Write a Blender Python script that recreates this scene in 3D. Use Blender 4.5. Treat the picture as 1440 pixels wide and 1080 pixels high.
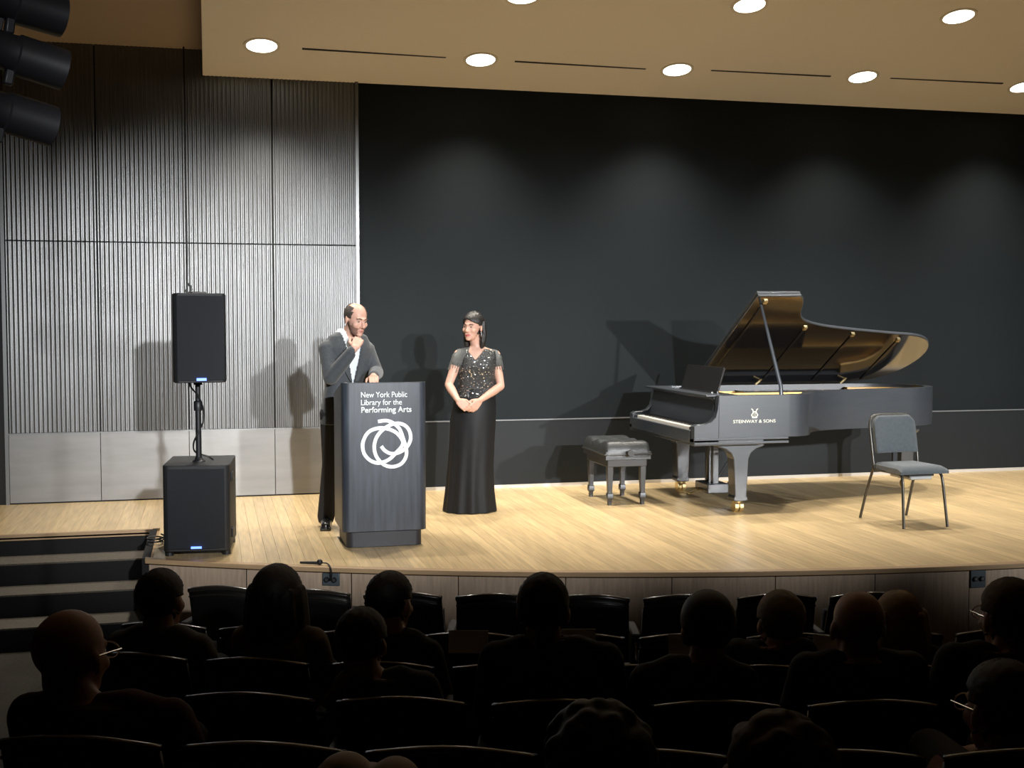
import bpy, bmesh, math, random
from mathutils import Vector, Matrix
random.seed(7)
for o in list(bpy.data.objects): bpy.data.objects.remove(o)
scn = bpy.context.scene
COL = scn.collection
R = math.radians
PI = math.pi

# ------------------------------------------------------------------ camera, world, stage lights, exposure
# World axes: X along the back wall, Y towards it (wall face at Y = 0), Z up, stage floor at Z = 0.
FPX, CAMH, PITCH, YAW = 1700.0, 1.607, math.atan(90/1700), math.atan(0.24955)
CAM = Vector((-2.799, -11.216, CAMH))
cd = bpy.data.cameras.new('camera'); cam = bpy.data.objects.new('camera', cd); COL.objects.link(cam)
cd.sensor_fit = 'HORIZONTAL'; cd.sensor_width = 36.0; cd.lens = 36.0*FPX/1440.0
cd.clip_start = 0.05; cd.clip_end = 200
cam.location = CAM
cam.rotation_euler = (PI/2-PITCH, 0, -YAW)
scn.camera = cam

w = bpy.data.worlds.new('world'); scn.world = w; w.use_nodes = True
w.node_tree.nodes['Background'].inputs[0].default_value = (0, 0, 0, 1)
w.node_tree.nodes['Background'].inputs[1].default_value = 0.0

vs = scn.view_settings
vs.view_transform = 'Standard'; vs.look = 'None'; vs.gamma = 1.0; vs.use_curve_mapping = False
vs.exposure = 0.12

def spot_lamp(loc, target, power, half, blend, color, radius=0.11):
    ld = bpy.data.lights.new('stage_wash', 'SPOT'); ld.energy = power; ld.spot_size = 2*R(half); ld.spot_blend = blend
    ld.color = color; ld.shadow_soft_size = radius
    o = bpy.data.objects.new('stage_wash_offscreen', ld); COL.objects.link(o); o.location = loc
    o.rotation_euler = (Vector(target)-Vector(loc)).to_track_quat('-Z', 'Y').to_euler()
    return o
# stage wash from the lighting bar at the back of the house, beams kept above the audience
WASH = 5800.0
for tx, sx, pw in ((-4.4, -3.2, .22), (-2.6, -1.2, 1.0), (-1.1, 1.0, .85), (.6, 2.2, .8), (2.2, 7.2, 1.05), (4.2, 5.6, .75), (6.0, 7.0, .6)):
    spot_lamp((sx, -15.0, 3.7), (tx, -1.6, 1.18 if tx < 2 else .98), WASH*pw, 9.8, 1.0, (.97, .985, 1.0))
DOWN_POWER = 270.0

# ------------------------------------------------------------------ pixel helpers (a pixel only gives a direction)
_c, _s = math.cos(PITCH), math.sin(PITCH); _ca, _sa = math.cos(YAW), math.sin(YAW)
def ray(x, y):
    u = (x-720)/FPX; v = (540-y)/FPX
    a, b, c = u, _c+v*_s, -_s+v*_c
    return Vector((a*_ca+b*_sa, -a*_sa+b*_ca, c))
def at_z(x, y, z=0.0):
    r = ray(x, y); return CAM + r*((z-CAMH)/r.z)
def at_y(x, y, Y):
    r = ray(x, y); return CAM + r*((Y-CAM.y)/r.y)
def in_view(p):
    d = Vector(p)-CAM; x, y = d.x*_ca-d.y*_sa, d.x*_sa+d.y*_ca; z = y*_c-d.z*_s
    return 0 <= 720+FPX*x/z <= 1440 and 0 <= 540-FPX*(y*_s+d.z*_c)/z <= 1080
SC = Vector((2.713, 7.816)); SR = 12.158            # centre and radius of the curved stage front
def on_arc(x, y, rad):
    r = ray(x, y); d = Vector((r.x, r.y)); e = Vector((CAM.x, CAM.y))-SC
    a = d.dot(d); b = 2*d.dot(e); q = e.dot(e)-rad*rad
    return CAM + r*((-b-math.sqrt(b*b-4*a*q))/(2*a))
def front_y(x, rad=SR):
    return SC.y-math.sqrt(rad*rad-(x-SC.x)**2)

# ------------------------------------------------------------------ materials
MATS = {}
def mat(name, col, rough=.5, metal=0.0, spec=.5, var=0.0, vscale=8.0, bump=0.0, bscale=60.0, coat=0.0, emit=None, estr=0.0, rand=0.0, stretch=(1,1,1), aniso=0.0, sheen=0.0):
    if name in MATS: return MATS[name]
    m = bpy.data.materials.new(name); m.use_nodes = True; nt = m.node_tree
    p = nt.nodes['Principled BSDF']; c = (col[0], col[1], col[2], 1)
    p.inputs['Base Color'].default_value = c; p.inputs['Roughness'].default_value = rough
    p.inputs['Metallic'].default_value = metal; p.inputs['Specular IOR Level'].default_value = spec
    p.inputs['Coat Weight'].default_value = coat; p.inputs['Coat Roughness'].default_value = .08
    p.inputs['Anisotropic'].default_value = aniso
    if sheen: p.inputs['Sheen Weight'].default_value = sheen
    if emit: p.inputs['Emission Color'].default_value = (*emit, 1); p.inputs['Emission Strength'].default_value = estr
    if var or bump:
        tc = nt.nodes.new('ShaderNodeTexCoord'); mp = nt.nodes.new('ShaderNodeMapping'); mp.inputs['Scale'].default_value = stretch
        nt.links.new(tc.outputs['Object'], mp.inputs[0])
    if var or rand:
        src = None
        if var:
            n = nt.nodes.new('ShaderNodeTexNoise'); n.inputs['Scale'].default_value = vscale; n.inputs['Detail'].default_value = 5
            nt.links.new(mp.outputs[0], n.inputs['Vector'])
            mr = nt.nodes.new('ShaderNodeMapRange'); mr.inputs[1].default_value = .3; mr.inputs[2].default_value = .7
            mr.inputs[3].default_value = 1-var; mr.inputs[4].default_value = 1+var
            nt.links.new(n.outputs[0], mr.inputs[0]); src = mr.outputs[0]
        if rand:
            oi = nt.nodes.new('ShaderNodeObjectInfo'); m2 = nt.nodes.new('ShaderNodeMapRange')
            m2.inputs[3].default_value = 1-rand; m2.inputs[4].default_value = 1+rand
            nt.links.new(oi.outputs['Random'], m2.inputs[0])
            if src:
                mm = nt.nodes.new('ShaderNodeMath'); mm.operation = 'MULTIPLY'
                nt.links.new(src, mm.inputs[0]); nt.links.new(m2.outputs[0], mm.inputs[1]); src = mm.outputs[0]
            else: src = m2.outputs[0]
        vm = nt.nodes.new('ShaderNodeVectorMath'); vm.operation = 'SCALE'; vm.inputs[0].default_value = col
        nt.links.new(src, vm.inputs['Scale']); nt.links.new(vm.outputs[0], p.inputs['Base Color'])
    if bump:
        n2 = nt.nodes.new('ShaderNodeTexNoise'); n2.inputs['Scale'].default_value = bscale; n2.inputs['Detail'].default_value = 4
        nt.links.new(mp.outputs[0], n2.inputs['Vector'])
        b = nt.nodes.new('ShaderNodeBump'); b.inputs['Strength'].default_value = bump; b.inputs['Distance'].default_value = .01
        nt.links.new(n2.outputs[0], b.inputs['Height']); nt.links.new(b.outputs[0], p.inputs['Normal'])
    MATS[name] = m; return m

M_OAK = mat('oak_boards', (.64, .475, .255), .36, var=.16, vscale=3.0, rand=.10, stretch=(14, .9, 1), spec=.45)
M_OAKLIP = mat('oak_nosing', (.50, .34, .19), .45, var=.1, vscale=5, stretch=(1, 1, 8))
M_FASCIA = mat('oak_fascia', (.52, .395, .29), .5, var=.16, vscale=6, stretch=(9, 9, .8), rand=.08)
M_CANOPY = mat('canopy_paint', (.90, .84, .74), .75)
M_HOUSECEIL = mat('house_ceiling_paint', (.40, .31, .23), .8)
M_METAL = mat('corrugated_metal', (.235, .238, .240), .36, metal=.75, var=.10, vscale=2.2, rand=.05, stretch=(3, 1, .6))
M_PLINTH = mat('brushed_plinth_metal', (.25, .247, .243), .45, metal=.55, var=.10, vscale=3.5, stretch=(.5, 1, 3))
M_SEAMDARK = mat('seam_shadow_gap', (.02, .02, .02), .7)
M_TRIMMETAL = mat('trim_metal', (.22, .225, .225), .4, metal=.9)
M_DARKWALL = mat('black_wall_paint', (.0108, .0142, .0162), .66, var=.10, vscale=.9, spec=.12)
M_DARKWALL2 = mat('black_wainscot_paint', (.0098, .0126, .0148), .6, var=.08, vscale=1.5, spec=.25)
M_SKIRT = mat('pale_skirting', (.55, .52, .48), .5)
M_BLACKWALL = mat('black_side_paint', (.012, .012, .014), .8)
M_CARPET = mat('house_carpet', (.045, .039, .031), .95, var=.25, vscale=60, bump=.4, bscale=300)
M_STEPBLACK = mat('black_riser', (.0025, .0025, .003), .8)
M_TREAD = mat('carpeted_tread', (.115, .10, .08), .95, var=.2, vscale=60)
M_BLACKMETAL = mat('black_metal', (.012, .012, .014), .45, spec=.5)
M_SPKBODY = mat('black_speaker_plastic', (.016, .017, .019), .55, bump=.3, bscale=400)
M_GRILLE = mat('speaker_grille_cloth', (.022, .025, .030), .5, bump=.6, bscale=900)
M_BLUELED = mat('blue_led', (.05, .1, .8), .4, emit=(.12, .22, 1.0), estr=3.0)
M_CABLE = mat('black_cable', (.01, .01, .011), .5)
M_LAMPGLOW = mat('lamp_diffuser', (1, 1, 1), .5, emit=(1, .95, .86), estr=9.0)
M_LAMPRING = mat('lamp_trim_ring', (.8, .74, .64), .5)

# ------------------------------------------------------------------ mesh helpers
class MB:
    def __init__(s): s.v = []; s.f = []
    def add(s, vs, fs, M=None):
        b = len(s.v)
        for q in vs:
            q = Vector(q); s.v.append(M @ q if M else q)
        s.f += [tuple(i+b for i in f) for f in fs]; return s
    def box(s, x0, x1, y0, y1, z0, z1, M=None):
        return s.add([(x0,y0,z0),(x1,y0,z0),(x1,y1,z0),(x0,y1,z0),(x0,y0,z1),(x1,y0,z1),(x1,y1,z1),(x0,y1,z1)],
                     [(0,3,2,1),(4,5,6,7),(0,1,5,4),(1,2,6,5),(2,3,7,6),(3,0,4,7)], M)
    def rings(s, rs, cap0=True, cap1=True, closed=True, M=None):
        n = len(rs[0]); vs = [p for r in rs for p in r]; fs = []
        for i in range(len(rs)-1):
            for j in range(n if closed else n-1):
                k = (j+1) % n
                fs.append((i*n+j, i*n+k, (i+1)*n+k, (i+1)*n+j))
        if cap0: fs.append(tuple(reversed(range(n))))
        if cap1: fs.append(tuple((len(rs)-1)*n+j for j in range(n)))
        return s.add(vs, fs, M)
    def tube(s, pts, rad, n=8, sc=(1, 1), up=None, M=None):
        pts = [Vector(p) for p in pts]
        if not hasattr(rad, '__len__'): rad = [rad]*len(pts)
        rs = []; prev = None
        for i, p in enumerate(pts):
            t = (pts[min(i+1, len(pts)-1)]-pts[max(i-1, 0)]).normalized()
            if prev is None:
                u = Vector(up) if up else (Vector((0,0,1)) if abs(t.z) < .9 else Vector((1,0,0)))
            else: u = prev
            u = (u-t*u.dot(t)).normalized(); prev = u; q = t.cross(u)
            rs.append([p+(u*math.cos(a)*sc[0]+q*math.sin(a)*sc[1])*rad[i] for a in (2*PI*k/n for k in range(n))])
        return s.rings(rs, M=M)
    def cyl(s, p, q, r, r2=None, n=20, M=None): return s.tube([p, q], [r, r if r2 is None else r2], n, M=M)
    def lathe(s, prof, n=24, M=None):
        return s.rings([[(r*math.cos(2*PI*k/n), r*math.sin(2*PI*k/n), z) for k in range(n)] for r, z in prof], M=M)
    def prism(s, poly, axis, a, b, M=None):
        def P(u, v, t):
            return {'x': (t, u, v), 'y': (u, t, v), 'z': (u, v, t)}[axis]
        return s.rings([[P(u, v, a) for u, v in poly], [P(u, v, b) for u, v in poly]], M=M)
    def grid(s, fn, nu, nv, M=None):
        vs = [fn(i/nu, j/nv) for j in range(nv+1) for i in range(nu+1)]
        fs = [(j*(nu+1)+i, j*(nu+1)+i+1, (j+1)*(nu+1)+i+1, (j+1)*(nu+1)+i) for j in range(nv) for i in range(nu)]
        return s.add(vs, fs, M)
    def slab(s, fn, nu, nv, off, M=None):
        """closed sheet: fn(u,v) front, fn+off(u,v) back"""
        n = nu+1
        a = [Vector(fn(i/nu, j/nv)) for j in range(nv+1) for i in range(nu+1)]
        b = [Vector(fn(i/nu, j/nv))+Vector(off(i/nu, j/nv) if callable(off) else off) for j in range(nv+1) for i in range(nu+1)]
        N = len(a); fs = []
        for j in range(nv):
            for i in range(nu):
                q = (j*n+i, j*n+i+1, (j+1)*n+i+1, (j+1)*n+i); fs.append(q); fs.append(tuple(N+k for k in reversed(q)))
        for i in range(nu):
            fs.append((i+1, i, N+i, N+i+1)); k = nv*n+i; fs.append((k, k+1, N+k+1, N+k))
        for j in range(nv):
            k = j*n; fs.append((k, k+n, N+k+n, N+k)); k = j*n+nu; fs.append((k+n, k, N+k, N+k+n))
        return s.add(a+b, fs, M)
    def ell(s, c, r, rot=None, n=20, m=14, M=None):
        c = Vector(c); B = rot if rot else Matrix.Identity(3)
        rs = []
        for j in range(1, m):
            t = PI*j/m
            rs.append([c+B @ Vector((r[0]*math.sin(t)*math.cos(2*PI*k/n), r[1]*math.sin(t)*math.sin(2*PI*k/n), -r[2]*math.cos(t))) for k in range(n)])
        vs = [c+B @ Vector((0,0,-r[2]))]+[p for q in rs for p in q]+[c+B @ Vector((0,0,r[2]))]
        fs = [(0, 1+(k+1) % n, 1+k) for k in range(n)]
        for j in range(m-2):
            for k in range(n):
                a = 1+j*n; fs.append((a+k, a+(k+1) % n, a+n+(k+1) % n, a+n+k))
        l = len(vs)-1; a = 1+(m-2)*n
        fs += [(a+k, a+(k+1) % n, l) for k in range(n)]
        return s.add(vs, fs, M)
    def chain(s, pts, rad, n=14, sc=(1, 1), up=None, M=None):
        """tapered limb with rounded ends"""
        pts = [Vector(p) for p in pts]; rad = list(rad) if hasattr(rad, '__len__') else [rad]*len(pts)
        d0 = (pts[0]-pts[1]).normalized(); d1 = (pts[-1]-pts[-2]).normalized()
        P = [pts[0]+d0*rad[0]*k for k in (.94, .6)]+pts+[pts[-1]+d1*rad[-1]*k for k in (.6, .94)]
        Q = [rad[0]*.34, rad[0]*.8]+rad+[rad[-1]*.8, rad[-1]*.34]
        return s.tube(P, Q, n, sc, up, M)
    def mesh(s, name, smooth=False):
        me = bpy.data.meshes.new(name); me.from_pydata([tuple(v) for v in s.v], [], s.f)
        bm = bmesh.new(); bm.from_mesh(me); bmesh.ops.recalc_face_normals(bm, faces=bm.faces); bm.to_mesh(me); bm.free()
        if smooth:
            for p in me.polygons: p.use_smooth = True
        return me
    def build(s, name, m, parent=None, smooth=False, bevel=0.0, seg=2, sub=0):
        o = bpy.data.objects.new(name, s.mesh(name, smooth)); COL.objects.link(o)
        o.data.materials.append(m)
        if parent: o.parent = parent
        if bevel:
            b = o.modifiers.new('bevel', 'BEVEL'); b.width = bevel; b.segments = seg; b.limit_method = 'ANGLE'; b.angle_limit = R(35)
            if smooth is False:
                for p in o.data.polygons: p.use_smooth = True
                o.data.set_sharp_from_angle(angle=R(35))
        elif smooth: o.data.set_sharp_from_angle(angle=R(50))
        if sub:
            q = o.modifiers.new('sub', 'SUBSURF'); q.levels = sub; q.render_levels = sub
        return o

def tag(o, label=None, cat=None, group=None, kind=None):
    if label: o['label'] = label
    if cat: o['category'] = cat
    if group: o['group'] = group
    if kind: o['kind'] = kind
    return o
def empty(name, loc=(0,0,0), rz=0, label=None, cat=None, group=None):
    o = bpy.data.objects.new(name, None); COL.objects.link(o); o.location = loc; o.rotation_euler = (0, 0, rz); o.empty_display_size = .05
    return tag(o, label, cat, group)
def struct(o): o['kind'] = 'structure'; return o
def inst(name, me, m, parent, M=None):
    o = bpy.data.objects.new(name, me); COL.objects.link(o)
    if not me.materials: me.materials.append(m)
    o.parent = parent
    if M: o.matrix_local = M
    return o
def copy_tree(o, parent=None):
    c = o.copy(); COL.objects.link(c); c.parent = parent
    for ch in list(o.children): copy_tree(ch, c)
    return c
def remeshed(mb, name, m, parent=None, voxel=.008, smooth=4, factor=.5):
    """fuse overlapping closed pieces into one continuous surface"""
    me = mb.mesh(name); o = bpy.data.objects.new(name, me); COL.objects.link(o)
    r = o.modifiers.new('r', 'REMESH'); r.mode = 'VOXEL'; r.voxel_size = voxel; r.use_smooth_shade = True
    if smooth:
        q = o.modifiers.new('s', 'SMOOTH'); q.factor = factor; q.iterations = smooth
    dg = bpy.context.evaluated_depsgraph_get()
    me2 = bpy.data.meshes.new_from_object(o.evaluated_get(dg)); me2.name = name
    o.modifiers.clear(); o.data = me2; bpy.data.meshes.remove(me)
    me2.materials.clear(); me2.materials.append(m)
    for p in me2.polygons: p.use_smooth = True
    if parent: o.parent = parent
    return o
def catmull(pts, n=6, closed=False):
    pts = [Vector(p) for p in pts]; out = []; N = len(pts)
    for i in range(N if closed else N-1):
        g = (lambda k: pts[k % N]) if closed else (lambda k: pts[min(max(k, 0), N-1)])
        a, b, c, d = g(i-1), g(i), g(i+1), g(i+2)
        for k in range(n):
            t = k/n
            out.append(.5*((2*b)+(c-a)*t+(2*a-5*b+4*c-d)*t*t+(3*b-a-3*c+d)*t**3))
    if not closed: out.append(pts[-1])
    return out
def text_mesh(name, body, width, height, thick, m, parent, M, bold=0.0):
    """flat lettering scaled to the given width and cap height; M places its lower-left corner"""
    cu = bpy.data.curves.new(name, 'FONT'); cu.body = body; cu.extrude = 0; cu.offset = bold; cu.size = 1.0
    t = bpy.data.objects.new(name, cu); COL.objects.link(t)
    dg = bpy.context.evaluated_depsgraph_get(); dg.update()
    me = bpy.data.meshes.new_from_object(t.evaluated_get(dg)); bpy.data.objects.remove(t)
    xs = [v.co.x for v in me.vertices]; x0, x1 = min(xs), max(xs); k = width/(x1-x0); kz = height/.69
    bm = bmesh.new(); bm.from_mesh(me)
    for v in bm.verts: v.co = Vector(((v.co.x-x0)*k, v.co.y*kz, 0))
    r = bmesh.ops.extrude_face_region(bm, geom=bm.faces[:])
    for v in r['geom']:
        if isinstance(v, bmesh.types.BMVert): v.co.z += thick
    bm.to_mesh(me); bm.free(); me.name = name
    me.materials.clear(); me.materials.append(m)
    o = bpy.data.objects.new(name, me); COL.objects.link(o); o.parent = parent; o.matrix_local = M
    return o

# ================================================================== THE ROOM
XL, XR = -5.6, 7.2
XM0, XM1, PW = -4.508, -1.478, .7575
# back wall: slab, then upper face, wainscot and skirting
wb = struct(MB().box(XM1, XR, .03, .25, -.7, 4.4).build('wall_back', M_DARKWALL))
MB().box(XM1, XR, .0, .03, .655, 3.9).build('upper_panel', M_DARKWALL, wb)
MB().box(XM1, XR, -.018, .03, .03, .645).build('wainscot_panel', M_DARKWALL2, wb)
MB().box(XM1, XR, -.022, .03, .645, .655).build('ledge_strip', mat('grey_ledge', (.16, .17, .18), .4), wb)
struct(MB().box(XM1, XR, -.03, .03, 0, .03).build('baseboard_back', M_SKIRT))
# metal-clad wall
wl = struct(MB().box(XM0-.02, XM1, .035, .25, -.7, 4.6).build('wall_left', M_SEAMDARK))
def corr(h):
    n = 20; k = 8; pts = []
    for i in range(n*k+1):
        u = i/(n*k); t = (i % k)/k
        y = -.011 if .12 < t < .62 else .0
        pts.append((u*(PW-.012)+.006, y+.002*math.sin(2*PI*t)))
    m = MB(); N = len(pts)
    vs = [(x, y, 0) for x, y in pts]+[(x, y, h) for x, y in pts]+[(x, .03, 0) for x, y in (pts[0], pts[-1])]+[(x, .03, h) for x, y in (pts[0], pts[-1])]
    fs = [(i, i+1, N+i+1, N+i) for i in range(N-1)]+[(0, N, 2*N+2, 2*N), (N-1, 2*N+1, 2*N+3, 2*N-1)]
    return m.add(vs, fs).mesh('corrugated_panel')
def flat(h):
    return MB().box(.003, PW-.003, -.012, .03, 0, h).mesh('plinth_panel')
c_up, c_mid, c_pl = corr(4.02-2.298), corr(2.286-.624), flat(.600)
for i in range(4):
    x = XM0+i*PW
    inst('corrugated_panel', c_up, M_METAL, wl, Matrix.Translation((x, 0, 2.298)))
    inst('corrugated_panel', c_mid, M_METAL, wl, Matrix.Translation((x, 0, .624)))
    inst('plinth_panel', c_pl, M_PLINTH, wl, Matrix.Translation((x, 0, .012)))
MB().box(XM0, XM1, -.014, .035, .612, .622).build('shadow_joint', M_TRIMMETAL, wl)
struct(MB().box(XM1-.008, XM1+.022, -.03, .06, 0, 4.2).build('trim_1', M_TRIMMETAL))
struct(MB().box(XM0-.03, XM0, -.02, .06, 0, 4.2).build('trim_2', M_TRIMMETAL))
struct(MB().box(XL-.6, XM0-.03, -.012, .25, -.7, 4.6).build('wall_corner', M_BLACKWALL))
# house ceiling and the lower, lit canopy over the stage: both rise gently towards the audience
SL = .22
def slope_slab(x0, x1, w0, w1, z0, t):
    m = MB()
    def P(x, w_, dz): return (x, -w_, z0+SL*w_+dz)
    return m.add([P(x0,w0,0),P(x1,w0,0),P(x1,w1,0),P(x0,w1,0),P(x0,w0,t),P(x1,w0,t),P(x1,w1,t),P(x0,w1,t)],
                 [(0,1,2,3),(4,7,6,5),(0,4,5,1),(1,5,6,2),(2,6,7,3),(3,7,4,0)])
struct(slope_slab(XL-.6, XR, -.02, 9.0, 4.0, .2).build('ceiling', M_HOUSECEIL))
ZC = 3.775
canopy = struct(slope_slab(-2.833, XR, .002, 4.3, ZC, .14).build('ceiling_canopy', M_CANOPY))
def on_canopy(x, y):
    r = ray(x, y)   # z = ZC + SL*(-Y)
    t = (ZC-SL*CAM.y-CAMH)/(r.z+SL*r.y); return CAM+r*t
tilt = Matrix.Rotation(-math.atan(SL), 4, 'X')
# linear air slots between the lamps
for a, b in (((425,68),(627,81)), ((724,86),(908,97)), ((1000,99),(1168,107)), ((1252,110),(1410,117))):
    p, q = on_canopy(*a), on_canopy(*b); c = (p+q)/2; L = (q-p).length
    o = MB().box(-L/2, L/2, -.011, .011, -.004, .03).build('air_slot', M_SEAMDARK, canopy)
    o.matrix_local = Matrix.Translation(c) @ Matrix.Rotation(math.atan2((q-p).y, (q-p).x), 4, 'Z') @ tilt
# recessed downlights: the two rows seen, carried on over the rest of the canopy
row1 = [on_canopy(x, y) for x, y in ((368,64),(676,84),(952,98),(1213,108),(1440,122))]
row2 = [on_canopy(x, y) for x, y in ((735,-6),(1054,7),(1348,23))]
d1 = row1[0]; row2.insert(0, row2[0]*2-row2[1])
for k, c in enumerate(row1+row2):
    rw = 'row nearest the black back wall' if k < 5 else 'row further out over the stage edge'
    dl = empty('recessed_downlight', c, 0, 'round white canopy downlight, '+['first', 'second', 'third', 'fourth', 'fifth'][k if k < 5 else k-5]+' from the metal wall in the row '+('with air slots' if k < 5 else 'without air slots'), 'ceiling light', 'canopy lights')
    dl.rotation_euler = (-math.atan(SL), 0, 0)
    m = MB(); n = 32
    m.rings([[(r*math.cos(2*PI*i/n), r*math.sin(2*PI*i/n), z) for i in range(n)] for r, z in ((.155, .004), (.155, -.006), (.128, -.006), (.128, .02))], False, False)
    m.build('trim_ring', M_LAMPRING, dl, smooth=True)
    MB().lathe([(.128, .012), (.128, -.003), (.05, -.006)], 32).build('diffuser', M_LAMPGLOW, dl, smooth=True)
    ld = bpy.data.lights.new('downlight', 'SPOT'); ld.energy = DOWN_POWER; ld.spot_size = R(102); ld.spot_blend = 1.0; ld.shadow_soft_size = .1; ld.color = (1, .93, .82)
    lo = bpy.data.objects.new('downlight_beam' if in_view(c) else 'downlight_beam_offscreen', ld); COL.objects.link(lo); lo.parent = dl; lo.location = (0, 0, -.05); lo.rotation_euler = (math.atan(SL), 0, 0)

# stage floor: boards running from the back wall to the curved front
XS, YS = -3.245, -1.60            # the stair well cuts in left of XS, from YS forwards
fl_pts = [(XL-.6, .0), (XL-.6, YS)] + [(XS, YS)]
arc = [(XS+(XR-XS)*i/48, front_y(XS+(XR-XS)*i/48)+.10) for i in range(49)]
floor = struct(MB().prism(fl_pts+arc+[(XR, 0)], 'z', -.034, -.022).build('floor', M_OAKLIP))
bw = .083; nb = int((XR-XL)/bw)
for i in range(nb):
    a, b = XL+i*bw+.0006, XL+(i+1)*bw-.0006
    ya, yb = (front_y(a)+.05, front_y(b)+.05) if a >= XS-.001 else (YS+.04, YS+.04)
    if a < XS < b: ya = yb = YS+.04
    MB().add([(a,ya,-.022),(b,yb,-.022),(b,-.004,-.022),(a,-.004,-.022),(a,ya,0),(b,yb,0),(b,-.004,0),(a,-.004,0)],
             [(0,3,2,1),(4,5,6,7),(0,1,5,4),(1,2,6,5),(2,3,7,6),(3,0,4,7)]).build('board', M_OAK, floor)
# nosing along the curved edge and along the stair well
def arc_strip(r0, r1, z0, z1, x0, x1, n):
    m = MB(); rs = []
    for i in range(n+1):
        x = x0+(x1-x0)*i/n
        rs.append([(x, front_y(x, r0), z0), (x, front_y(x, r1), z0), (x, front_y(x, r1), z1), (x, front_y(x, r0), z1)])
    return m.rings(rs)
struct(arc_strip(SR-.055, SR+.012, -.032, .001, XS, XR, 60).build('trim_3', M_OAKLIP, bevel=.005))
struct(MB().box(XL-.6, XS, YS, YS+.04, -.045, .001).build('trim_4', M_OAKLIP))
fascia = struct(arc_strip(SR-.12, SR-.06, -.72, -.034, XS, XR, 48).build('wall_stage', M_SEAMDARK))
x = XS
while x < XR-.01:
    x2 = min(x+.66, XR)
    arc_strip(SR-.06, SR-.03, -.70, -.042, x+.003, x2-.003, 6).build('fascia_panel', M_FASCIA, fascia); x = x2
struct(MB().box(XS-.02, XS+.03, front_y(XS)+.02, YS+.04, -.72, -.001).build('wall_stair', M_STEPBLACK))
# four risers down from the stage to the house floor
st = struct(MB().box(XL-.6, XS-.02, YS+.0, YS+.3, -.72, -.05).build('stair_wall', M_STEPBLACK))
for k in range(1, 4):
    y0 = YS-.315*k
    MB().box(XL-.6, XS-.022, y0+.012, y0+.33, -.72, -.16*k-.012).build('stair_riser', M_STEPBLACK, st)
    MB().box(XL-.6, XS-.022, y0, y0+.315, -.16*k-.012, -.16*k).build('stair_tread', M_TREAD, st)
# raked house floor (polar around the stage centre)
FZ = [(10.6, -.64), (13.6, -.64), (14.1, -.62), (15.0, -.51), (15.9, -.365), (16.75, -.22), (17.6, -.08), (19.5, .2), (24, .3)]
def floor_z(r):
    for (a, za), (b, zb) in zip(FZ, FZ[1:]):
        if r <= b: return za+(zb-za)*max(0, (r-a)/(b-a))
    return FZ[-1][1]
def polar(ang, r, z=0.0): return Vector((SC.x+r*math.sin(ang), SC.y-r*math.cos(ang), z))
struct(MB().grid(lambda u, v: polar(R(-48+u*80), 10.4+v*13, floor_z(10.4+v*13)), 32, 60).build('floor_house', M_CARPET, smooth=True))
struct(MB().box(XL-.8, XL-.6, -16, .2, -1, 5.5).build('wall_side', M_BLACKWALL))

# ================================================================== STAGE LIGHTING AND SOUND
# three profile spotlights on a boom by the side wall
bx, by = None, None
lamps = [((-40, -14), (88, 24), 'topmost of three'), ((-60, 50), (90, 99), 'middle of three'), ((-50, 140), (74, 178), 'lowest of three')]
BY = -6.2
pole_x = at_y(-62, 80, BY).x
bp = empty('lighting_boom', (pole_x, BY, 0), 0, 'black vertical lighting pipe beside the metal wall carrying the spotlights', 'pipe')
MB().cyl((0, 0, -.635), (0, 0, 5.2), .024).build('pipe', M_BLACKMETAL, bp, smooth=True)
MB().lathe([(.2, -.64), (.2, -.62), (.05, -.60), (.03, -.58)]).build('base_plate', M_BLACKMETAL, bp, smooth=True)
for a, b, nm in lamps:
    p = at_y(*a, BY-.20); q = at_y(*b, BY-.06)
    p = q+(p-q).normalized()*.46
    e = empty('profile_spotlight', p, 0, 'black profile stage spotlight on the side boom, '+nm, 'spotlight', None)
    z = (q-p).normalized(); L = (q-p).length
    e.rotation_euler = z.to_track_quat('Z', 'Y').to_euler()
    k = L
    MB().lathe([(.05, -.03), (.085, 0), (.09, .1*k), (.085, .36*k), (.07, .40*k), (.07, .62*k)], 20).build('lamp_housing', M_BLACKMETAL, e, smooth=True)
    MB().lathe([(.066, .55*k), (.066, .60*k), (.078, .62*k), (.078, k), (.070, k), (.068, .9*k), (.01, .88*k)], 20).build('lens_barrel', M_BLACKMETAL, e, smooth=True)
    MB().box(-.016, .016, .06, .13, .36*k, .47*k).build('shutter_handle', M_BLACKMETAL, e, bevel=.004)
    MB().box(-.02, .02, -.12, -.06, .56*k, .63*k).build('focus_knob', M_BLACKMETAL, e, bevel=.006)
    m = MB(); m.box(-.11, -.098, -.02, .02, .1*k, .34*k); m.box(.098, .11, -.02, .02, .1*k, .34*k); m.box(-.11, .11, -.02, .02, .02*k, .1*k)
    m.tube([(0, 0, .05*k), e.matrix_basis.inverted() @ Vector((pole_x, BY, p.z+.02))], .014)
    m.build('yoke', M_BLACKMETAL, e)
# hanging cable in front of the metal wall
hx = at_y(262, 300, -.06)
hc = empty('hanging_cable', (-2.99, -.05, 1.78), 0, 'thin black cable hanging from the ceiling down the metal wall', 'cable')
MB().tube([(0, 0, 0), (.004, 0, .4), (0, 0, 1.1), (-.004, 0, 2.23)], .007, 6).build('wire', M_CABLE, hc)
MB().tube([(0, 0, .16), (.03, 0, .13), (.03, 0, .09), (0, 0, .06), (-.012, 0, .1)], .007, 6).build('hook', M_CABLE, hc)

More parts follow.
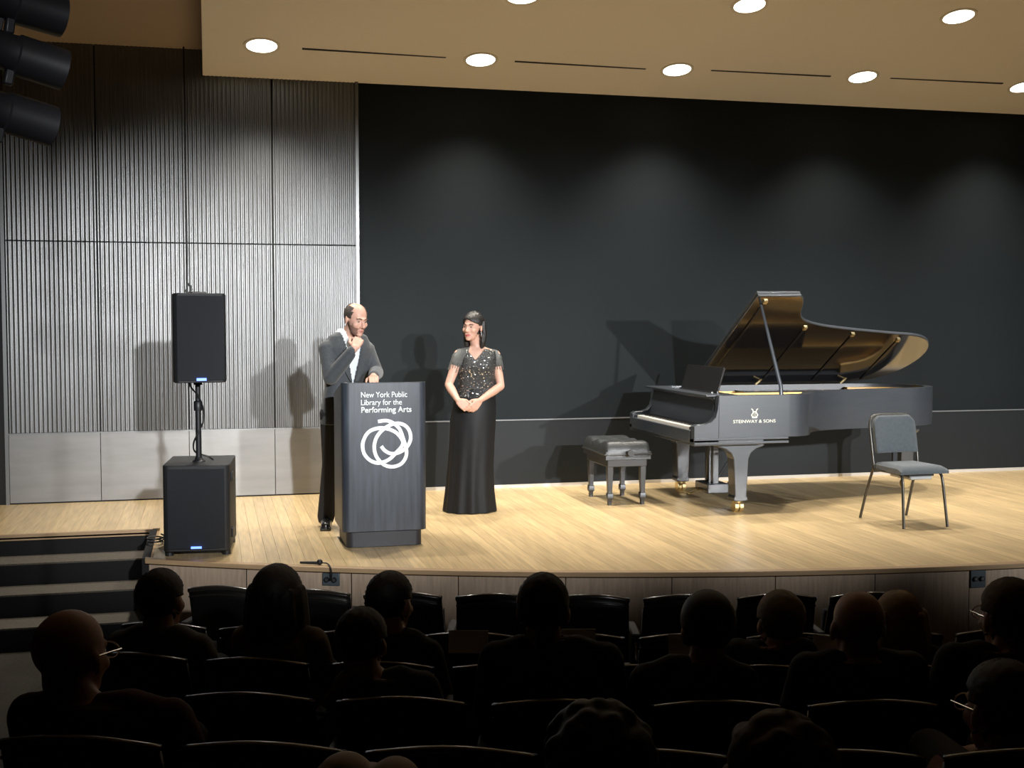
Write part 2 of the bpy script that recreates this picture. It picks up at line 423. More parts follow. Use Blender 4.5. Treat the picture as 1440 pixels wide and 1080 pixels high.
# subwoofer with a pole-mounted loudspeaker on it
SUBX, SUBY, SUBR = -2.905, -2.80, R(-5)
sub = empty('subwoofer', (SUBX, SUBY, 0), SUBR, 'large black subwoofer cabinet on the stage edge beside the steps', 'speaker')
def rbox_front(wd, dp, z0, z1, cham, n=5):
    """plan outline with rounded front corners, front towards -Y"""
    pts = [(-wd/2, dp), (wd/2, dp)]
    for i in range(n+1): a = PI/2*i/n; pts.append((wd/2-cham+cham*math.cos(a), cham-cham*math.sin(a)))
    for i in range(n+1): a = PI/2*i/n; pts.append((-wd/2+cham-cham*math.sin(a), cham-cham*math.cos(a)))
    return MB().prism(pts, 'z', z0, z1)
rbox_front(.445, .60, .035, .625, .05).build('cabinet', M_SPKBODY, sub, bevel=.008)
def grille(wd, z0, z1, bow):
    return MB().slab(lambda u, v: (-wd/2+u*wd, -.016-bow*math.sin(PI*u)**.6, z0+v*(z1-z0)), 14, 3, (0, .022, 0))
grille(.375, .06, .60, .012).build('grille', M_GRILLE, sub, smooth=True)
for sx in (-.19, .19):
    for sy in (.08, .52): MB().lathe([(.03, 0), (.03, .03), (.02, .04)], 12, Matrix.Translation((sx, sy, 0))).build('foot', M_BLACKMETAL, sub)
for z in (.14, .53):
    MB().box(.2205, .236, .1, .2, z-.03, z+.03).build('side_handle', M_BLACKMETAL, sub, bevel=.006)
MB().box(-.035, .035, -.036, -.026, .062, .076).build('led_badge', M_BLUELED, sub)
MB().lathe([(.045, .62), (.045, .632), (.03, .64), (.022, .66)], 16, Matrix.Translation((.0, .22, 0))).build('pole_cup', M_BLACKMETAL, sub, smooth=True)
spole = empty('speaker_pole', (SUBX, SUBY, 0) , SUBR, 'black pole standing on the subwoofer under the loudspeaker', 'stand')
MB().cyl((0, .22, .63), (0, .22, 1.02), .020).build('lower_tube', M_BLACKMETAL, spole, smooth=True)
MB().cyl((0, .22, 1.0), (0, .22, 1.24), .016).build('upper_tube', M_BLACKMETAL, spole, smooth=True)
MB().lathe([(.028, .98), (.030, 1.0), (.030, 1.04), (.02, 1.05)], 14, Matrix.Translation((0, .22, 0))).build('collar', M_BLACKMETAL, spole, smooth=True)
SPR = R(7)
SPLOC = (SUBX-.22*math.sin(SUBR)+.22*math.sin(SPR), SUBY+.22*math.cos(SUBR)-.22*math.cos(SPR), 0)
top = empty('loudspeaker', SPLOC, SPR, 'black loudspeaker raised on a pole in front of the corrugated metal wall', 'speaker')
m = MB()
pl = [(-.115, .34), (.115, .34), (.178, .06), (.172, .025), (.15, .0), (-.15, .0), (-.172, .025), (-.178, .06)]
m.rings([[(x*.97, y+.02, 1.182) for x, y in pl], [(x, y+.02, 1.195) for x, y in pl], [(x, y+.02, 1.775) for x, y in pl], [(x*.97, y+.02, 1.788) for x, y in pl]])
m.build('cabinet', M_SPKBODY, top, bevel=.006)
MB().slab(lambda u, v: (-.155+u*.31, .012-.012*math.sin(PI*u)**.6, 1.2+v*.57), 14, 3, (0, .02, 0)).build('grille', M_GRILLE, top, smooth=True)
MB().box(-.032, .032, -.008, .002, 1.197, 1.215).build('led_badge', M_BLUELED, top)
MB().box(-.05, .05, .1, .16, 1.786, 1.80).build('top_handle', M_BLACKMETAL, top, bevel=.005)
MB().cyl((0, .22, 1.16), (0, .22, 1.19), .03).build('pole_socket', M_BLACKMETAL, top)
cb = empty('speaker_cable', SPLOC, SPR, 'black cable coiling down the speaker pole to the subwoofer', 'cable')
m = MB(); m.tube(catmull([(-.03, .34, 1.22), (-.045, .27, 1.15), (.0, .185, 1.08), (.035, .21, .98), (.03, .21, .9), (.0, .18, .84), (-.035, .2, .76), (-.02, .25, .69), (.06, .22, .66), (.1, .24, .632)]), .006, 6)
m.build('cord', M_CABLE, cb, smooth=True)
cl = empty('floor_cable', (0, 0, 0), 0, 'coiled black cable lying beside the subwoofer at the top of the steps', 'cable')
pp = at_z(219, 764)
m = MB(); m.tube(catmull([pp+Vector((.05*math.cos(a)*(1+.15*k/9), .09*math.sin(a), .008+.003*k)) for k, a in enumerate([i*.9 for i in range(16)])]+[pp+Vector((.12, .1, .01)), pp+Vector((.2, .3, .008))], 4), .006, 6)
m.build('cord', M_CABLE, cl, smooth=True)

# ================================================================== LECTERN
M_LECT = mat('black_stained_wood', (.034, .041, .053), .40, var=.35, vscale=4, stretch=(9, 9, .7), spec=.5)
M_LECTB = mat('lectern_base_black', (.018, .019, .024), .45)
M_WHITE = mat('white_vinyl', (.85, .90, .90), .5)
LX, LY = -1.915, -2.77
lec = empty('lectern', (LX, LY, 0), 0, 'black wooden lectern with white lettering and a knotted ring logo', 'lectern')
LW, LD = .60, .55
def lect_outline(wd0, wd1, y0, y1, c, n=6):
    pts = [(wd0, y1), (wd1, y1)]
    for i in range(n+1): a = PI/2*i/n; pts.append((wd1-c+c*math.sin(PI/2-a), y0+c-c*math.sin(a)))
    for i in range(n+1): a = PI/2*i/n; pts.append((wd0+c-c*math.sin(a), y0+c-c*math.cos(a)))
    return pts
ol = lect_outline(0, LW, 0, LD, .055)
body = MB().rings([[(x, y, .115) for x, y in ol], [(x, y, 1.17-.10*max(0, y-.12)/.43) for x, y in ol]]).build('body', M_LECT, lec, bevel=.004)
ol2 = lect_outline(.03, LW-.03, .03, LD-.03, .05)
MB().prism(ol2, 'z', 0, .118).build('plinth', M_LECTB, lec, bevel=.004)
MB().box(.05, LW-.05, .16, LD-.04, 0, .012, Matrix.Translation((0, 0, 1.168)) @ Matrix.Rotation(-math.atan(.10/.43), 4, 'X')).build('reading_shelf', M_LECTB, lec, bevel=.003)
def fz(cx, cy): return ((cx-160)*.00125, 1.17-(cy-68)*.00125)
for body_t, cx0, cx1, base, ch, bold in (('New York Public', 268, 528, 152, 31, .0), ('Library for the', 268, 498, 195, 31, .0), ('Performing Arts', 268, 553, 237, 31, .022)):
    x0, z0 = fz(cx0, base)
    text_mesh('lettering', body_t, (cx1-cx0)*.00125, ch*.00125, .003, M_WHITE, lec, Matrix.Translation((x0, 0.0, z0)) @ Matrix.Rotation(PI/2, 4, 'X'), bold)
def ribbon(pts2, wid, closed=False, lift=0.0):
    P = catmull([Vector((*fz(*p), 0)) for p in pts2], 8, closed); m = MB(); N = len(P); rs = []
    for i, p in enumerate(P):
        a = P[(i-1) % N] if closed else P[max(i-1, 0)]; b = P[(i+1) % N] if closed else P[min(i+1, N-1)]
        t = (b-a).normalized(); q = Vector((-t.y, t.x, 0))*wid/2
        l, r = p+q, p-q
        y_ = -.003-.003*i/N-lift; rs.append([(l.x, .002, l.y), (l.x, y_, l.y), (r.x, y_, r.y), (r.x, .002, r.y)])
    if closed: rs.append(rs[0])
    return m.rings(rs)
m = ribbon([(380,428),(402,455),(440,472),(490,462),(530,430),(547,385),(535,335),(500,306),(450,303),(395,330),(355,375),(340,430),(352,485),(390,530),(440,546),(490,532),(518,495),(522,450),(505,390),(485,335),(450,300),(410,284),(362,288)], .025)
lg = m.build('ring_logo', M_WHITE, lec)
ribbon([(500,400),(472,360),(430,335),(370,325),(310,345),(277,400),(280,460),(315,505),(365,522),(420,505),(465,465),(495,430)], .025, True, .004).build('logo_ring', M_WHITE, lg)

# ================================================================== GRAND PIANO
M_PIANO = mat('ebony_satin', (.036, .044, .056), .38, spec=1.0, coat=.35, var=.1, vscale=3, stretch=(1, 1, 8))
M_PIANOIN = mat('ebony_inner', (.020, .018, .018), .18, spec=.8, coat=.5)
M_LIDIN = mat('lid_underside_lacquer', (.012, .011, .011), .10, spec=1.0, coat=1.0)
M_GOLD = mat('gold_plate', (.75, .50, .18), .35, metal=.7)
M_BRASS = mat('brass', (.85, .68, .36), .3, metal=.9)
M_IVORY = mat('ivory_keys', (.82, .80, .74), .35)
M_STEEL = mat('string_steel', (.6, .58, .55), .35, metal=.9)
M_FELT = mat('red_felt', (.25, .03, .02), .9)
PX, PY = 1.03, -2.02
pn = empty('grand_piano', (PX, PY, 0), 0, 'black concert grand piano with its lid propped open beside the back wall', 'piano')
OUT = [(.0, .0), (.84, .0), (.97, .02), (1.07, .08), (1.15, .2), (1.22, .31), (1.34, .41), (1.56, .50), (1.9, .57), (2.25, .63), (2.52, .68), (2.70, .78), (2.79, .95), (2.78, 1.15), (2.68, 1.36), (2.48, 1.50), (2.2, 1.56)]
def smooth_out():
    s = catmull([Vector((x, y, 0)) for x, y in OUT[1:]], 4)
    return [(p.x, p.y) for p in s]
SO = smooth_out()
def offset_poly(P, d):
    out = []
    for i, p in enumerate(P):
        a = Vector(P[max(i-1, 0)]); b = Vector(P[min(i+1, len(P)-1)]); t = (b-a).normalized()
        out.append((p[0]-t.y*d, p[1]+t.x*d))
    return out
SI = offset_poly(SO, .075)
def strip(Po, Pi, z0, z1):
    return MB().rings([[(o[0], o[1], z0), (i[0], i[1], z0), (i[0], i[1], z1), (o[0], o[1], z1)] for o, i in zip(Po, Pi)])
# rim: treble cheek + bent side + bass side
Po = [(.22, 0)]+SO+[(.22, 1.56)]; Pi = [(.22, .075)]+SI+[(.22, 1.485)]
strip(Po, Pi, .635, .985).build('rim', M_PIANO, pn, smooth=True)
def cheek(y0, y1):
    pr = [(.0, .60), (.0, .735), (.03, .75), (.10, .752), (.155, .77), (.19, .81), (.205, .87), (.212, .94), (.2195, .985), (.2195, .60)]
    return MB().prism(pr, 'y', y0, y1)
cheek(0, .075).build('key_arm', M_PIANO, pn, bevel=.004); cheek(1.485, 1.56).build('key_arm', M_PIANO, pn, bevel=.004)
MB().box(0.0, .62, .0, 1.56, .575, .635).build('keybed', M_PIANO, pn, bevel=.004)
m = MB(); m.box(-.004, .84, -.012, .0, .618, .640); m.box(-.004, .84, -.018, .0, .585, .606); m.build('side_moulding', M_PIANO, pn, bevel=.003)
MB().box(-.012, .02, .075, 1.485, .60, .70).build('key_slip', M_PIANO, pn, bevel=.004)
m = MB(); kw = (1.41-.16)/52
for i in range(52): m.box(.02, .17, .155+i*kw+.0006, .155+(i+1)*kw-.0006, .66, .722)
m.build('white_keys', M_IVORY, pn)
m = MB()
for i in range(51):
    if (i % 7) in (0, 2, 3, 5, 6): y = .155+(i+1)*kw; m.box(.072, .17, y-.006, y+.006, .70, .734)
m.build('black_keys', M_PIANOIN, pn)
for y0, y1 in ((.075, .152), (1.408, 1.485)): MB().box(.02, .17, y0, y1, .635, .725).build('key_block', M_PIANO, pn, bevel=.004)
m = MB().prism([(.165, .725), (.185, .80), (.2, .90), (.225, .955), (.25, .955), (.25, .70), (.165, .70)], 'y', .075, 1.485).build('fallboard', M_PIANO, pn, bevel=.004)
MB().box(.2, .52, .075, 1.485, .95, .972).build('music_shelf', M_PIANO, pn, bevel=.004)
MB().box(.13, .25, .06, 1.50, .972, .99).build('fallboard_lip', M_PIANO, pn, bevel=.005)
# music desk leaning back
dk = MB().box(0, .02, .52, 1.34, 0, .235, Matrix.Translation((.42, 0, .972)) @ Matrix.Rotation(R(17), 4, 'Y')).build('music_desk', M_PIANOIN, pn, bevel=.005)
MB().box(-.03, .0, .56, 1.30, 0, .012, Matrix.Translation((.42, 0, .972))).build('desk_ledge', M_PIANOIN, dk)
# inside: bottom, soundboard, gold plate with struts, strings
Pc = [(.30, .07), *SI, (.30, 1.49)]
MB().prism(Pc, 'z', .66, .70).build('bottom_frame', M_PIANOIN, pn)
MB().prism(Pc, 'z', .84, .86).build('soundboard', mat('soundboard_spruce', (.55, .36, .16), .4), pn)
SI2 = offset_poly(SO, .10)
MB().prism([(.52, .10), *SI2, (.52, 1.46)], 'z', .885, .91).build('iron_plate', M_GOLD, pn)
strip([(.52, .075)]+SI, [(.52, .16)]+offset_poly(SO, .165), .925, .955).build('inner_ledge', mat('inner_rim_maple', (.80, .50, .18), .4), pn)
for y, x1 in ((.42, 1.3), (.7, 2.3), (.95, 2.6), (1.2, 2.6)): MB().box(.55, x1, y-.012, y+.012, .91, .945).build('plate_strut', M_GOLD, pn)
m = MB()
for i in range(40):
    y = .2+i*.031; xe = max([1.0]+[px for px, py in SI if py < y-.02]) if y < 1.0 else 2.5
    m.box(.62, min(xe, 2.5)-.08, y-.0012, y+.0012, .925, .928)
s_ = m.build('strings', M_STEEL, pn); s_['kind'] = 'stuff'
MB().box(.9, 1.7, 1.0, 1.2, .93, .955).build('damper_rail', M_PIANOIN, pn)
# lid, hinged on the bass side
LA = R(31); LX0 = .66
lid_poly = [(LX0, -.012), (1.06, -.012), (1.10, .03), (1.14, .12), (1.185, .27), (1.25, .37), (1.36, .44), (1.56, .505), (1.9, .57), (2.25, .625), (2.55, .67), (2.72, .77), (2.81, .95), (2.80, 1.15), (2.70, 1.36), (2.5, 1.51), (2.2, 1.575), (LX0, 1.575)]
def round_lid(P): return P[:2]+[(q.x, q.y) for q in catmull([Vector((x, y, 0)) for x, y in P[2:-1]], 4)]+P[-1:]
lid_poly = round_lid(lid_poly)
H = Matrix.Translation((0, 1.575, .99)) @ Matrix.Rotation(-LA, 4, 'X')
m = MB(); m.prism([(x, y-1.575) for x, y in lid_poly], 'z', .006, .030, H)
lid = m.build('lid', M_PIANO, pn, bevel=.005)
ins = [(LX0+.006, -.004), (1.05, -.004), (1.09, .035), (1.13, .125), (1.178, .275), (1.245, .378), (1.36, .449), (1.56, .513), (1.9, .578), (2.25, .633), (2.545, .678), (2.712, .777), (2.80, .952), (2.79, 1.15), (2.692, 1.354), (2.495, 1.502), (2.2, 1.566), (LX0+.006, 1.566)]
ins = round_lid(ins)
MB().prism([(x, y-1.575) for x, y in ins], 'z', .001, .0065, H).build('lid_underside', M_LIDIN, lid)
for x, y0 in ((.76, .06), (1.33, .50), (1.86, .62), (2.38, .72)):
    b = MB().box(x-.010, x+.010, y0-1.575, 1.50-1.575, -.008, .002, H).build('lid_batten', M_PIANOIN, lid)
    MB().box(x-.016, x+.016, y0-1.58, y0-1.54, -.014, .002, H).build('lid_bumper', M_BRASS, b)
MB().prism([(LX0-.002, -.012-1.575), (1.06, -.012-1.575), (1.06, -.2), (LX0-.002, -.02)], 'z', .032, .052, H).build('folded_front_flap', M_PIANO, lid, bevel=.005)
for x in (1.25, 2.15):
    MB().tube([(x, 1.50, .985), (x+.05, 1.51, 1.02), (x+.07, 1.5, 1.05)], .012, 8).build('lid_hinge', M_BRASS, pn)
# prop stick from the treble rim to the lid
pq = H @ Vector((.74, .12-1.575, 0))
MB().tube([(.80, .05, .97), (.80-.0, .06, 1.05), (pq.x, pq.y, pq.z)], [.020, .019, .012], 8, (1, .6)).build('prop_stick', M_PIANO, pn, smooth=True)
# legs
def leg_mesh():
    m = MB(); t = .065
    pr = [(-.21, .575), (.21, .575), (.205, .555), (.14, .535), (.09, .50), (.068, .45), (.052, .14), (.062, .13), (.062, .10), (.03, .095), (-.03, .095), (-.062, .10), (-.062, .13), (-.052, .14), (-.068, .45), (-.09, .50), (-.14, .535), (-.205, .555)]
    return m.prism(pr, 'y', -t, t).mesh('leg')
def caster(parent):
    m = MB()
    for s in (-.022, .022): m.cyl((s-.016, .0, .045), (s+.016, .0, .045), .045, n=18)
    m.box(-.012, .012, -.02, .02, .04, .1); m.lathe([(.035, .085), (.035, .1)], 14)
    return m.build('caster', M_BRASS, parent)
lgm = leg_mesh()
for lx, ly, rz in ((.45, .13, 0), (.45, 1.40, 0), (2.62, 1.08, R(90))):
    lo = inst('leg', lgm, M_PIANO, pn, Matrix.Translation((lx, ly, 0)) @ Matrix.Rotation(rz, 4, 'Z') @ Matrix.Diagonal((.62 if rz else 1, 1, 1, 1)))
    lo.modifiers.new('b', 'BEVEL').width = .006
    caster(lo)
MB().box(2.45, 2.68, 1.0, 1.16, .57, .66).build('leg_block', M_PIANO, pn)
# pedal lyre
ly = MB(); ly.box(.47, .53, .70, .745, .16, .58); ly.box(.47, .53, .83, .875, .16, .58); lyo = ly.build('pedal_lyre', M_PIANO, pn, bevel=.006)
MB().box(.40, .60, .64, .93, .08, .165).build('pedal_box', M_PIANO, lyo, bevel=.008)
for y in (.71, .785, .86):
    MB().tube(catmull([(.42, y, .105), (.34, y, .10), (.29, y, .085), (.25, y, .08)], 3), [.012]*10, 8, (.5, 1.4)).build('pedal', M_BRASS, lyo, smooth=True)
    MB().cyl((.5, y, .165), (.5, y, .575), .005, n=8).build('pedal_rod', M_BRASS, lyo)
for y in (.66, .91): MB().cyl((.58, y, .13), (.92, y, .64), .010, n=8).build('brace_rod', M_BLACKMETAL, lyo)
# maker's name and emblem on the treble cheek
M_LETTER = mat('gilt_lettering', (.85, .84, .72), .4, metal=.3)
TX = Matrix.Rotation(PI/2, 4, 'X')
text_mesh('lettering', 'STEINWAY & SONS', .38, .026, .0015, M_LETTER, pn, Matrix.Translation((.345, 0.0, .757)) @ TX)
m = MB()
for s in (-1, 1):
    m.tube([Vector((.535+s*a, -.002, .80+b)) for a, b in ((.012, .0), (.028, .022), (.012, .045), (.018, .066), (.030, .074))], [.006, .006, .0055, .005, .004], 6, (1, .4))
m.box(.512, .558, -.004, 0, .796, .803); m.box(.517, .553, -.004, 0, .848, .853)
for s in (-.008, 0, .008): m.box(.535+s-.001, .535+s+.001, -.003, 0, .80, .85)
m.build('lyre_emblem', M_LETTER, pn)

# ================================================================== BENCH
M_LEATHER = mat('black_leather', (.040, .043, .044), .33, spec=.6, bump=.25, bscale=120)
M_BENCHW = mat('bench_ebony', (.045, .045, .047), .35)
BX, BYY = .52, -1.33
bn = empty('piano_bench', (BX, BYY, 0), R(0), 'black tufted leather piano bench with four wooden legs beside the keyboard', 'bench')
BW, BD = .36, .60
def tuft(u, v):
    x = -.025+u*(BW+.05); y = -.03+v*(BD+.06); e = min(u, 1-u, 1.4*min(v, 1-v))
    z = .505+.05*min(1, (e/.09))**.5 if e > 0 else .47
    for i, j in ((.5, .2), (.5, .5), (.5, .8), (.15, .35), (.85, .35), (.15, .65), (.85, .65)):
        z -= .032*math.exp(-(((u-i)*BW)**2+((v-j)*BD)**2)/.0022)
    return (x, y, z)
m = MB().slab(tuft, 22, 30, lambda u, v: (0, 0, .40-tuft(u, v)[2]))
cu_ = m.build('cushion', M_LEATHER, bn, smooth=True)
for i, j in ((.5, .2), (.5, .5), (.5, .8), (.15, .35), (.85, .35), (.15, .65), (.85, .65)):
    MB().ell((0, 0, 0), (.013, .013, .008), n=10, m=6, M=Matrix.Translation(tuft(i, j))).build('button', M_LEATHER, cu_, smooth=True)
def welt(z, r):
    a, b, c, d = -.027, BW+.027, -.032, BD+.032
    P = [(a, c, z), (b, c, z), (b, d, z), (a, d, z), (a, c, z)]
    return MB().tube(P, r, 8)
welt(.445, .009).build('piping', M_LEATHER, cu_, smooth=True)
MB().box(0, BW, 0, BD, .335, .402).build('apron', M_BENCHW, bn, bevel=.006)
for lx, ly in ((.03, .035), (BW-.03, .035), (.03, BD-.035), (BW-.03, BD-.035)):
    m = MB(); m.rings([[(lx+a*s, ly+b*s, z) for a, b in ((-1, -1), (1, -1), (1, 1), (-1, 1))] for s, z in ((.026, .36), (.026, .29), (.019, .11), (.026, .10), (.027, .06), (.017, .045), (.017, 0))])
    m.build('leg', M_BENCHW, bn, bevel=.003)
m = MB(); m.cyl((BW/2, -.034, .462), (BW/2, -.075, .462), .018, n=16); m.cyl((BW/2, -.07, .462), (BW/2, -.1, .462), .028, n=16); m.build('adjusting_knob', M_BENCHW, bn, smooth=True)

# ================================================================== STACKING CHAIR
M_CHAIRF = mat('charcoal_upholstery', (.085, .103, .117), .8, var=.1, vscale=40, bump=.3, bscale=500, sheen=.3)
M_TUBE = mat('dark_chrome_tube', (.10, .095, .085), .35, metal=.6)
ch = empty('stacking_chair', (2.545, -2.72, 0), R(2), 'charcoal upholstered stacking chair with thin metal legs standing in front of the piano', 'chair')
def chr_side(s):
    return catmull([(s*.195, -.265, 0.0), (s*.185, -.235, .22), (s*.178, -.215, .36), (s*.178, -.19, .405), (s*.19, -.12, .415), (s*.20, .12, .415)], 5)
for s in (-1, 1):
    MB().tube(chr_side(s), .011, 8).build('leg', M_TUBE, ch, smooth=True)
    MB().tube(catmull([(s*.215, .31, 0.0), (s*.208, .24, .21), (s*.20, .165, .40), (s*.20, .14, .43)], 4), .011, 8).build('leg', M_TUBE, ch, smooth=True)
arcp = [(-.20, .14, .41), (-.205, .165, .55), (-.205, .205, .74), (-.19, .222, .80), (-.15, .230, .838), (0, .233, .845), (.15, .230, .838), (.19, .222, .80), (.205, .205, .74), (.205, .165, .55), (.20, .14, .41)]
MB().tube(catmull(arcp, 4), .011, 8).build('back_frame', M_TUBE, ch, smooth=True)
def backp(u, v):
    z = .545+v*.293; hw = .19-.05*max(0, (v-.78)/.22)**2.2
    x = (u*2-1)*hw; y = .168+(z-.55)*.205-.026*math.cos((u-.5)*PI)*0-.012
    return (x, y+.018*(1-(2*u-1)**2)*1.0, z)
MB().slab(backp, 12, 10, (0, -.038, 0)).build('backrest', M_CHAIRF, ch, smooth=True, bevel=.010)
def seatp(u, v):
    hw = .215-.02*v; x = (u*2-1)*hw; y = -.245+v*.42
    e = min(u, 1-u, v, 1-v); return (x, y, .455+.022*min(1, e/.14)**.5-.02*max(0, (.15-v)/.15)**2)
MB().slab(seatp, 14, 14, lambda u, v: (0, 0, .415-seatp(u, v)[2])).build('seat', M_CHAIRF, ch, smooth=True)
MB().box(-.02, .02, .155, .175, .43, .56).build('back_bracket', M_BLACKMETAL, ch)
MB().box(-.10, .10, -.20, .08, .365, .395).build('under_seat_bracket', mat('pale_bracket', (.45, .47, .48), .5), ch, bevel=.012)
MB().box(-.11, .11, -.2, .1, .395, .416).build('seat_plate', M_BLACKMETAL, ch)

# ================================================================== FLOOR BOXES, CONNECTOR
M_PLATE = mat('socket_plate_grey', (.13, .16, .18), .4, metal=.4)
def plate(px0, px1, py0, py1, label):
    a = on_arc((px0+px1)/2, (py0+py1)/2, SR-.028); hw = (on_arc(px1, py0, SR-.028)-on_arc(px0, py0, SR-.028)).length/2
    ang = math.atan2(a.x-SC.x, SC.y-a.y); hz = hw*(py1-py0)/(px1-px0)
    e = empty('socket_box', (a.x, a.y, a.z), ang, label, 'socket')
    MB().box(-hw, hw, -.012, .004, -hz, hz).build('cover_plate', M_PLATE, e, bevel=.003)
    for s in (-.45, .42):
        MB().cyl((s*hw, -.012, .0), (s*hw, -.026, .0), hw*.30, n=16).build('connector', M_BLACKMETAL, e)
        MB().cyl((s*hw, -.024, .0), (s*hw, -.028, .0), hw*.18, n=16).build('connector_core', M_TRIMMETAL, e)
    return e, a
e1, a1 = plate(454, 478, 806, 823, 'grey socket plate on the stage front with a cable plugged in')
e2, a2 = plate(1364, 1385, 801, 825, 'grey socket plate on the stage front without a cable')
p = at_z(422, 794); q = at_z(447, 794.5)
cn = empty('microphone', (0, 0, 0), 0, 'slim black microphone lying on the stage edge with its cable', 'microphone')
dq = (q-p).normalized(); m = MB(); m.tube([p+Vector((0,0,.014)), q+Vector((0,0,.014))], [.008, .011], 8); m.build('handle', M_BLACKMETAL, cn, smooth=True)
MB().ell(q+Vector((.012, 0, .019)), (.02, .02, .019), n=12, m=8).build('head', M_BLACKMETAL, cn, smooth=True)
m = MB(); m.tube(catmull([q+Vector((.02, 0, .014)), q+Vector((.06, -.03, .012)), Vector((a1.x-.01, front_y(a1.x)-.03, -.0)), Vector((a1.x-.005, front_y(a1.x)-.035, -.045)), a1+Vector((-.01, -.03, .0))], 5), .005, 6); m.build('cord', M_CABLE, cn, smooth=True)

# ================================================================== AUDITORIUM SEATS
M_SEATSHELL = mat('seat_shell_black', (.010, .010, .011), .35, spec=.5)
M_SEATRAIL = mat('seat_rail_lacquer', (.030, .026, .022), .22, spec=.7, coat=.5)
M_SEATFAB = mat('seat_fabric', (.012, .012, .014), .9)
M_ARM = mat('arm_pad', (.03, .027, .024), .4)
M_CHROME = mat('chrome', (.7, .7, .7), .2, metal=1.0)
SW = .51; SH = .74
def seat_back_pt(u, v):
    hw = .228-.012*v+(.010 if v < .3 else 0)*(.3-v); x = (2*u-1)*hw
    z = .30+v*(SH-.33)+.028*v*math.cos((u-.5)*PI)
    y = .06-.12*v-.03*(1-(2*u-1)**2)
    return (x, y, z)
me_shell = MB().slab(seat_back_pt, 12, 6, (0, .022, 0)).mesh('back_shell', True)
me_pad = MB().slab(lambda u, v: tuple(Vector(seat_back_pt(.06+.88*u, .03+.9*v))+Vector((0, .022, 0))), 10, 6, lambda u, v: (0, .02+.04*math.sin(PI*u)**.5*math.sin(PI*min(1, v+.1))**.5, 0)).mesh('back_cushion', True)
me_rail = MB().tube([Vector(seat_back_pt(i/16, 1))+Vector((0, .012, .006)) for i in range(17)], .0155, 10, (1, 1.25)).mesh('top_rail', True)
me_bead = MB().tube([Vector(seat_back_pt(i/16, .93))+Vector((0, -.002, 0)) for i in range(17)], .006, 8).mesh('rail_bead', True)
def cush(u, v):
    e = min(u, 1-u, v, 1-v); return ((2*u-1)*.21, .06+v*.42, .395+.03*min(1, e/.15)**.5)
me_seat = MB().slab(cush, 10, 10, lambda u, v: (0, 0, .34-cush(u, v)[2])).mesh('seat_cushion', True)
me_tip = MB().slab(lambda u, v: ((2*u-1)*.21, .14-.05*v, .33+v*.30), 8, 8, (0, -.06, 0)).mesh('seat_cushion', True)
m = MB(); m.box(-.022, .022, -.02, .16, 0, .50); me_post = m.mesh('stanchion')
me_armpad = MB().box(-.026, .026, -.05, .24, .50, .53).mesh('armrest')
m = MB(); m.tube([(0, -.028, .50), (0, -.034, .44), (0, -.026, .38)], .007, 8); m.ell((0, -.03, .475), (.012, .008, .012), n=10, m=6); me_brk = m.mesh('arm_bracket', True)
for me, mm in ((me_shell, M_SEATSHELL), (me_pad, M_SEATFAB), (me_rail, M_SEATRAIL), (me_bead, M_SEATRAIL), (me_seat, M_SEATFAB), (me_tip, M_SEATFAB), (me_post, M_SEATSHELL), (me_armpad, M_ARM), (me_brk, M_CHROME)):
    me.materials.append(mm)
bvl = lambda o, w_: setattr(o.modifiers.new('b', 'BEVEL'), 'width', w_)
ROWS = {1: (13.2, -20.94, 2.224), 2: (14.1, -22.94, 2.058), 3: (15.0, -21.78, 1.950), 4: (15.9, -20.70, 1.834), 5: (16.75, -19.56, 1.665), 6: (17.6, -21.6, 1.660)}
def seat(row, k, label, group=None, down=False, last=False):
    """k-th seat counted from the row's first measured gap"""
    rad, a0, st = ROWS[row]; ang = R(a0+(k+.5)*st); p = polar(ang, rad, floor_z(rad)-.004)
    e = empty('auditorium_seat', p, ang, label, 'seat', group)
    inst('back_shell', me_shell, None, e); inst('back_cushion', me_pad, None, e)
    r_ = inst('top_rail', me_rail, None, e); inst('rail_bead', me_bead, None, r_)
    inst('seat_cushion', me_seat if down else me_tip, None, e)
    for sx in ((-1, 1) if last else (-1,)):
        T = Matrix.Translation((sx*SW/2, 0, 0))
        s_ = inst('stanchion', me_post, None, e, T); bvl(inst('armrest', me_armpad, None, e, T), .008)
        inst('arm_bracket', me_brk, None, s_)
    return e
G1 = 'empty front row seats'; G2 = 'second row seats'; G3 = 'empty third row seats'
R1L = ['at the row end beside the steps', 'below the socket plate with the cable', 'beyond the man with tousled dark hair', 'beyond the broad white paper', 'seen over the shoulder of the charcoal suit', 'half hidden by the smooth dark head', 'beyond the grey-haired man in navy', 'beyond the bald man in black']
for k in range(-2, 6): seat(1, k, 'empty black front row seat '+R1L[k+2], G1, last=(k == 5))
R2L = {1: 'black seat in the second row with a paper slipping off its back', 2: 'black seat in the second row with a broad white paper on its back',
       3: 'black seat in the second row, paper hidden behind the man in the charcoal suit', 4: 'black seat in the second row, paper behind the man in the black jacket',
       5: 'black seat in the second row with a tilted white paper at its end'}
for k in range(-1, 8): seat(2, k, R2L.get(k) or 'empty black second row seat without paper, beyond '+{-1: 'the grey jacket', 0: 'the dark bob', 6: 'the blonde woman', 7: 'the man with short brown hair'}[k], G2, last=(k == 7))
R3L = {-1: 'black seat of the dark-haired person in a grey jacket', 0: 'black seat of the woman with a dark bob and tan top', 1: 'black seat of the dark-haired man looking aside, third row',
       4: 'black seat of the grey-haired man in navy', 5: 'black seat of the blonde woman, third row'}
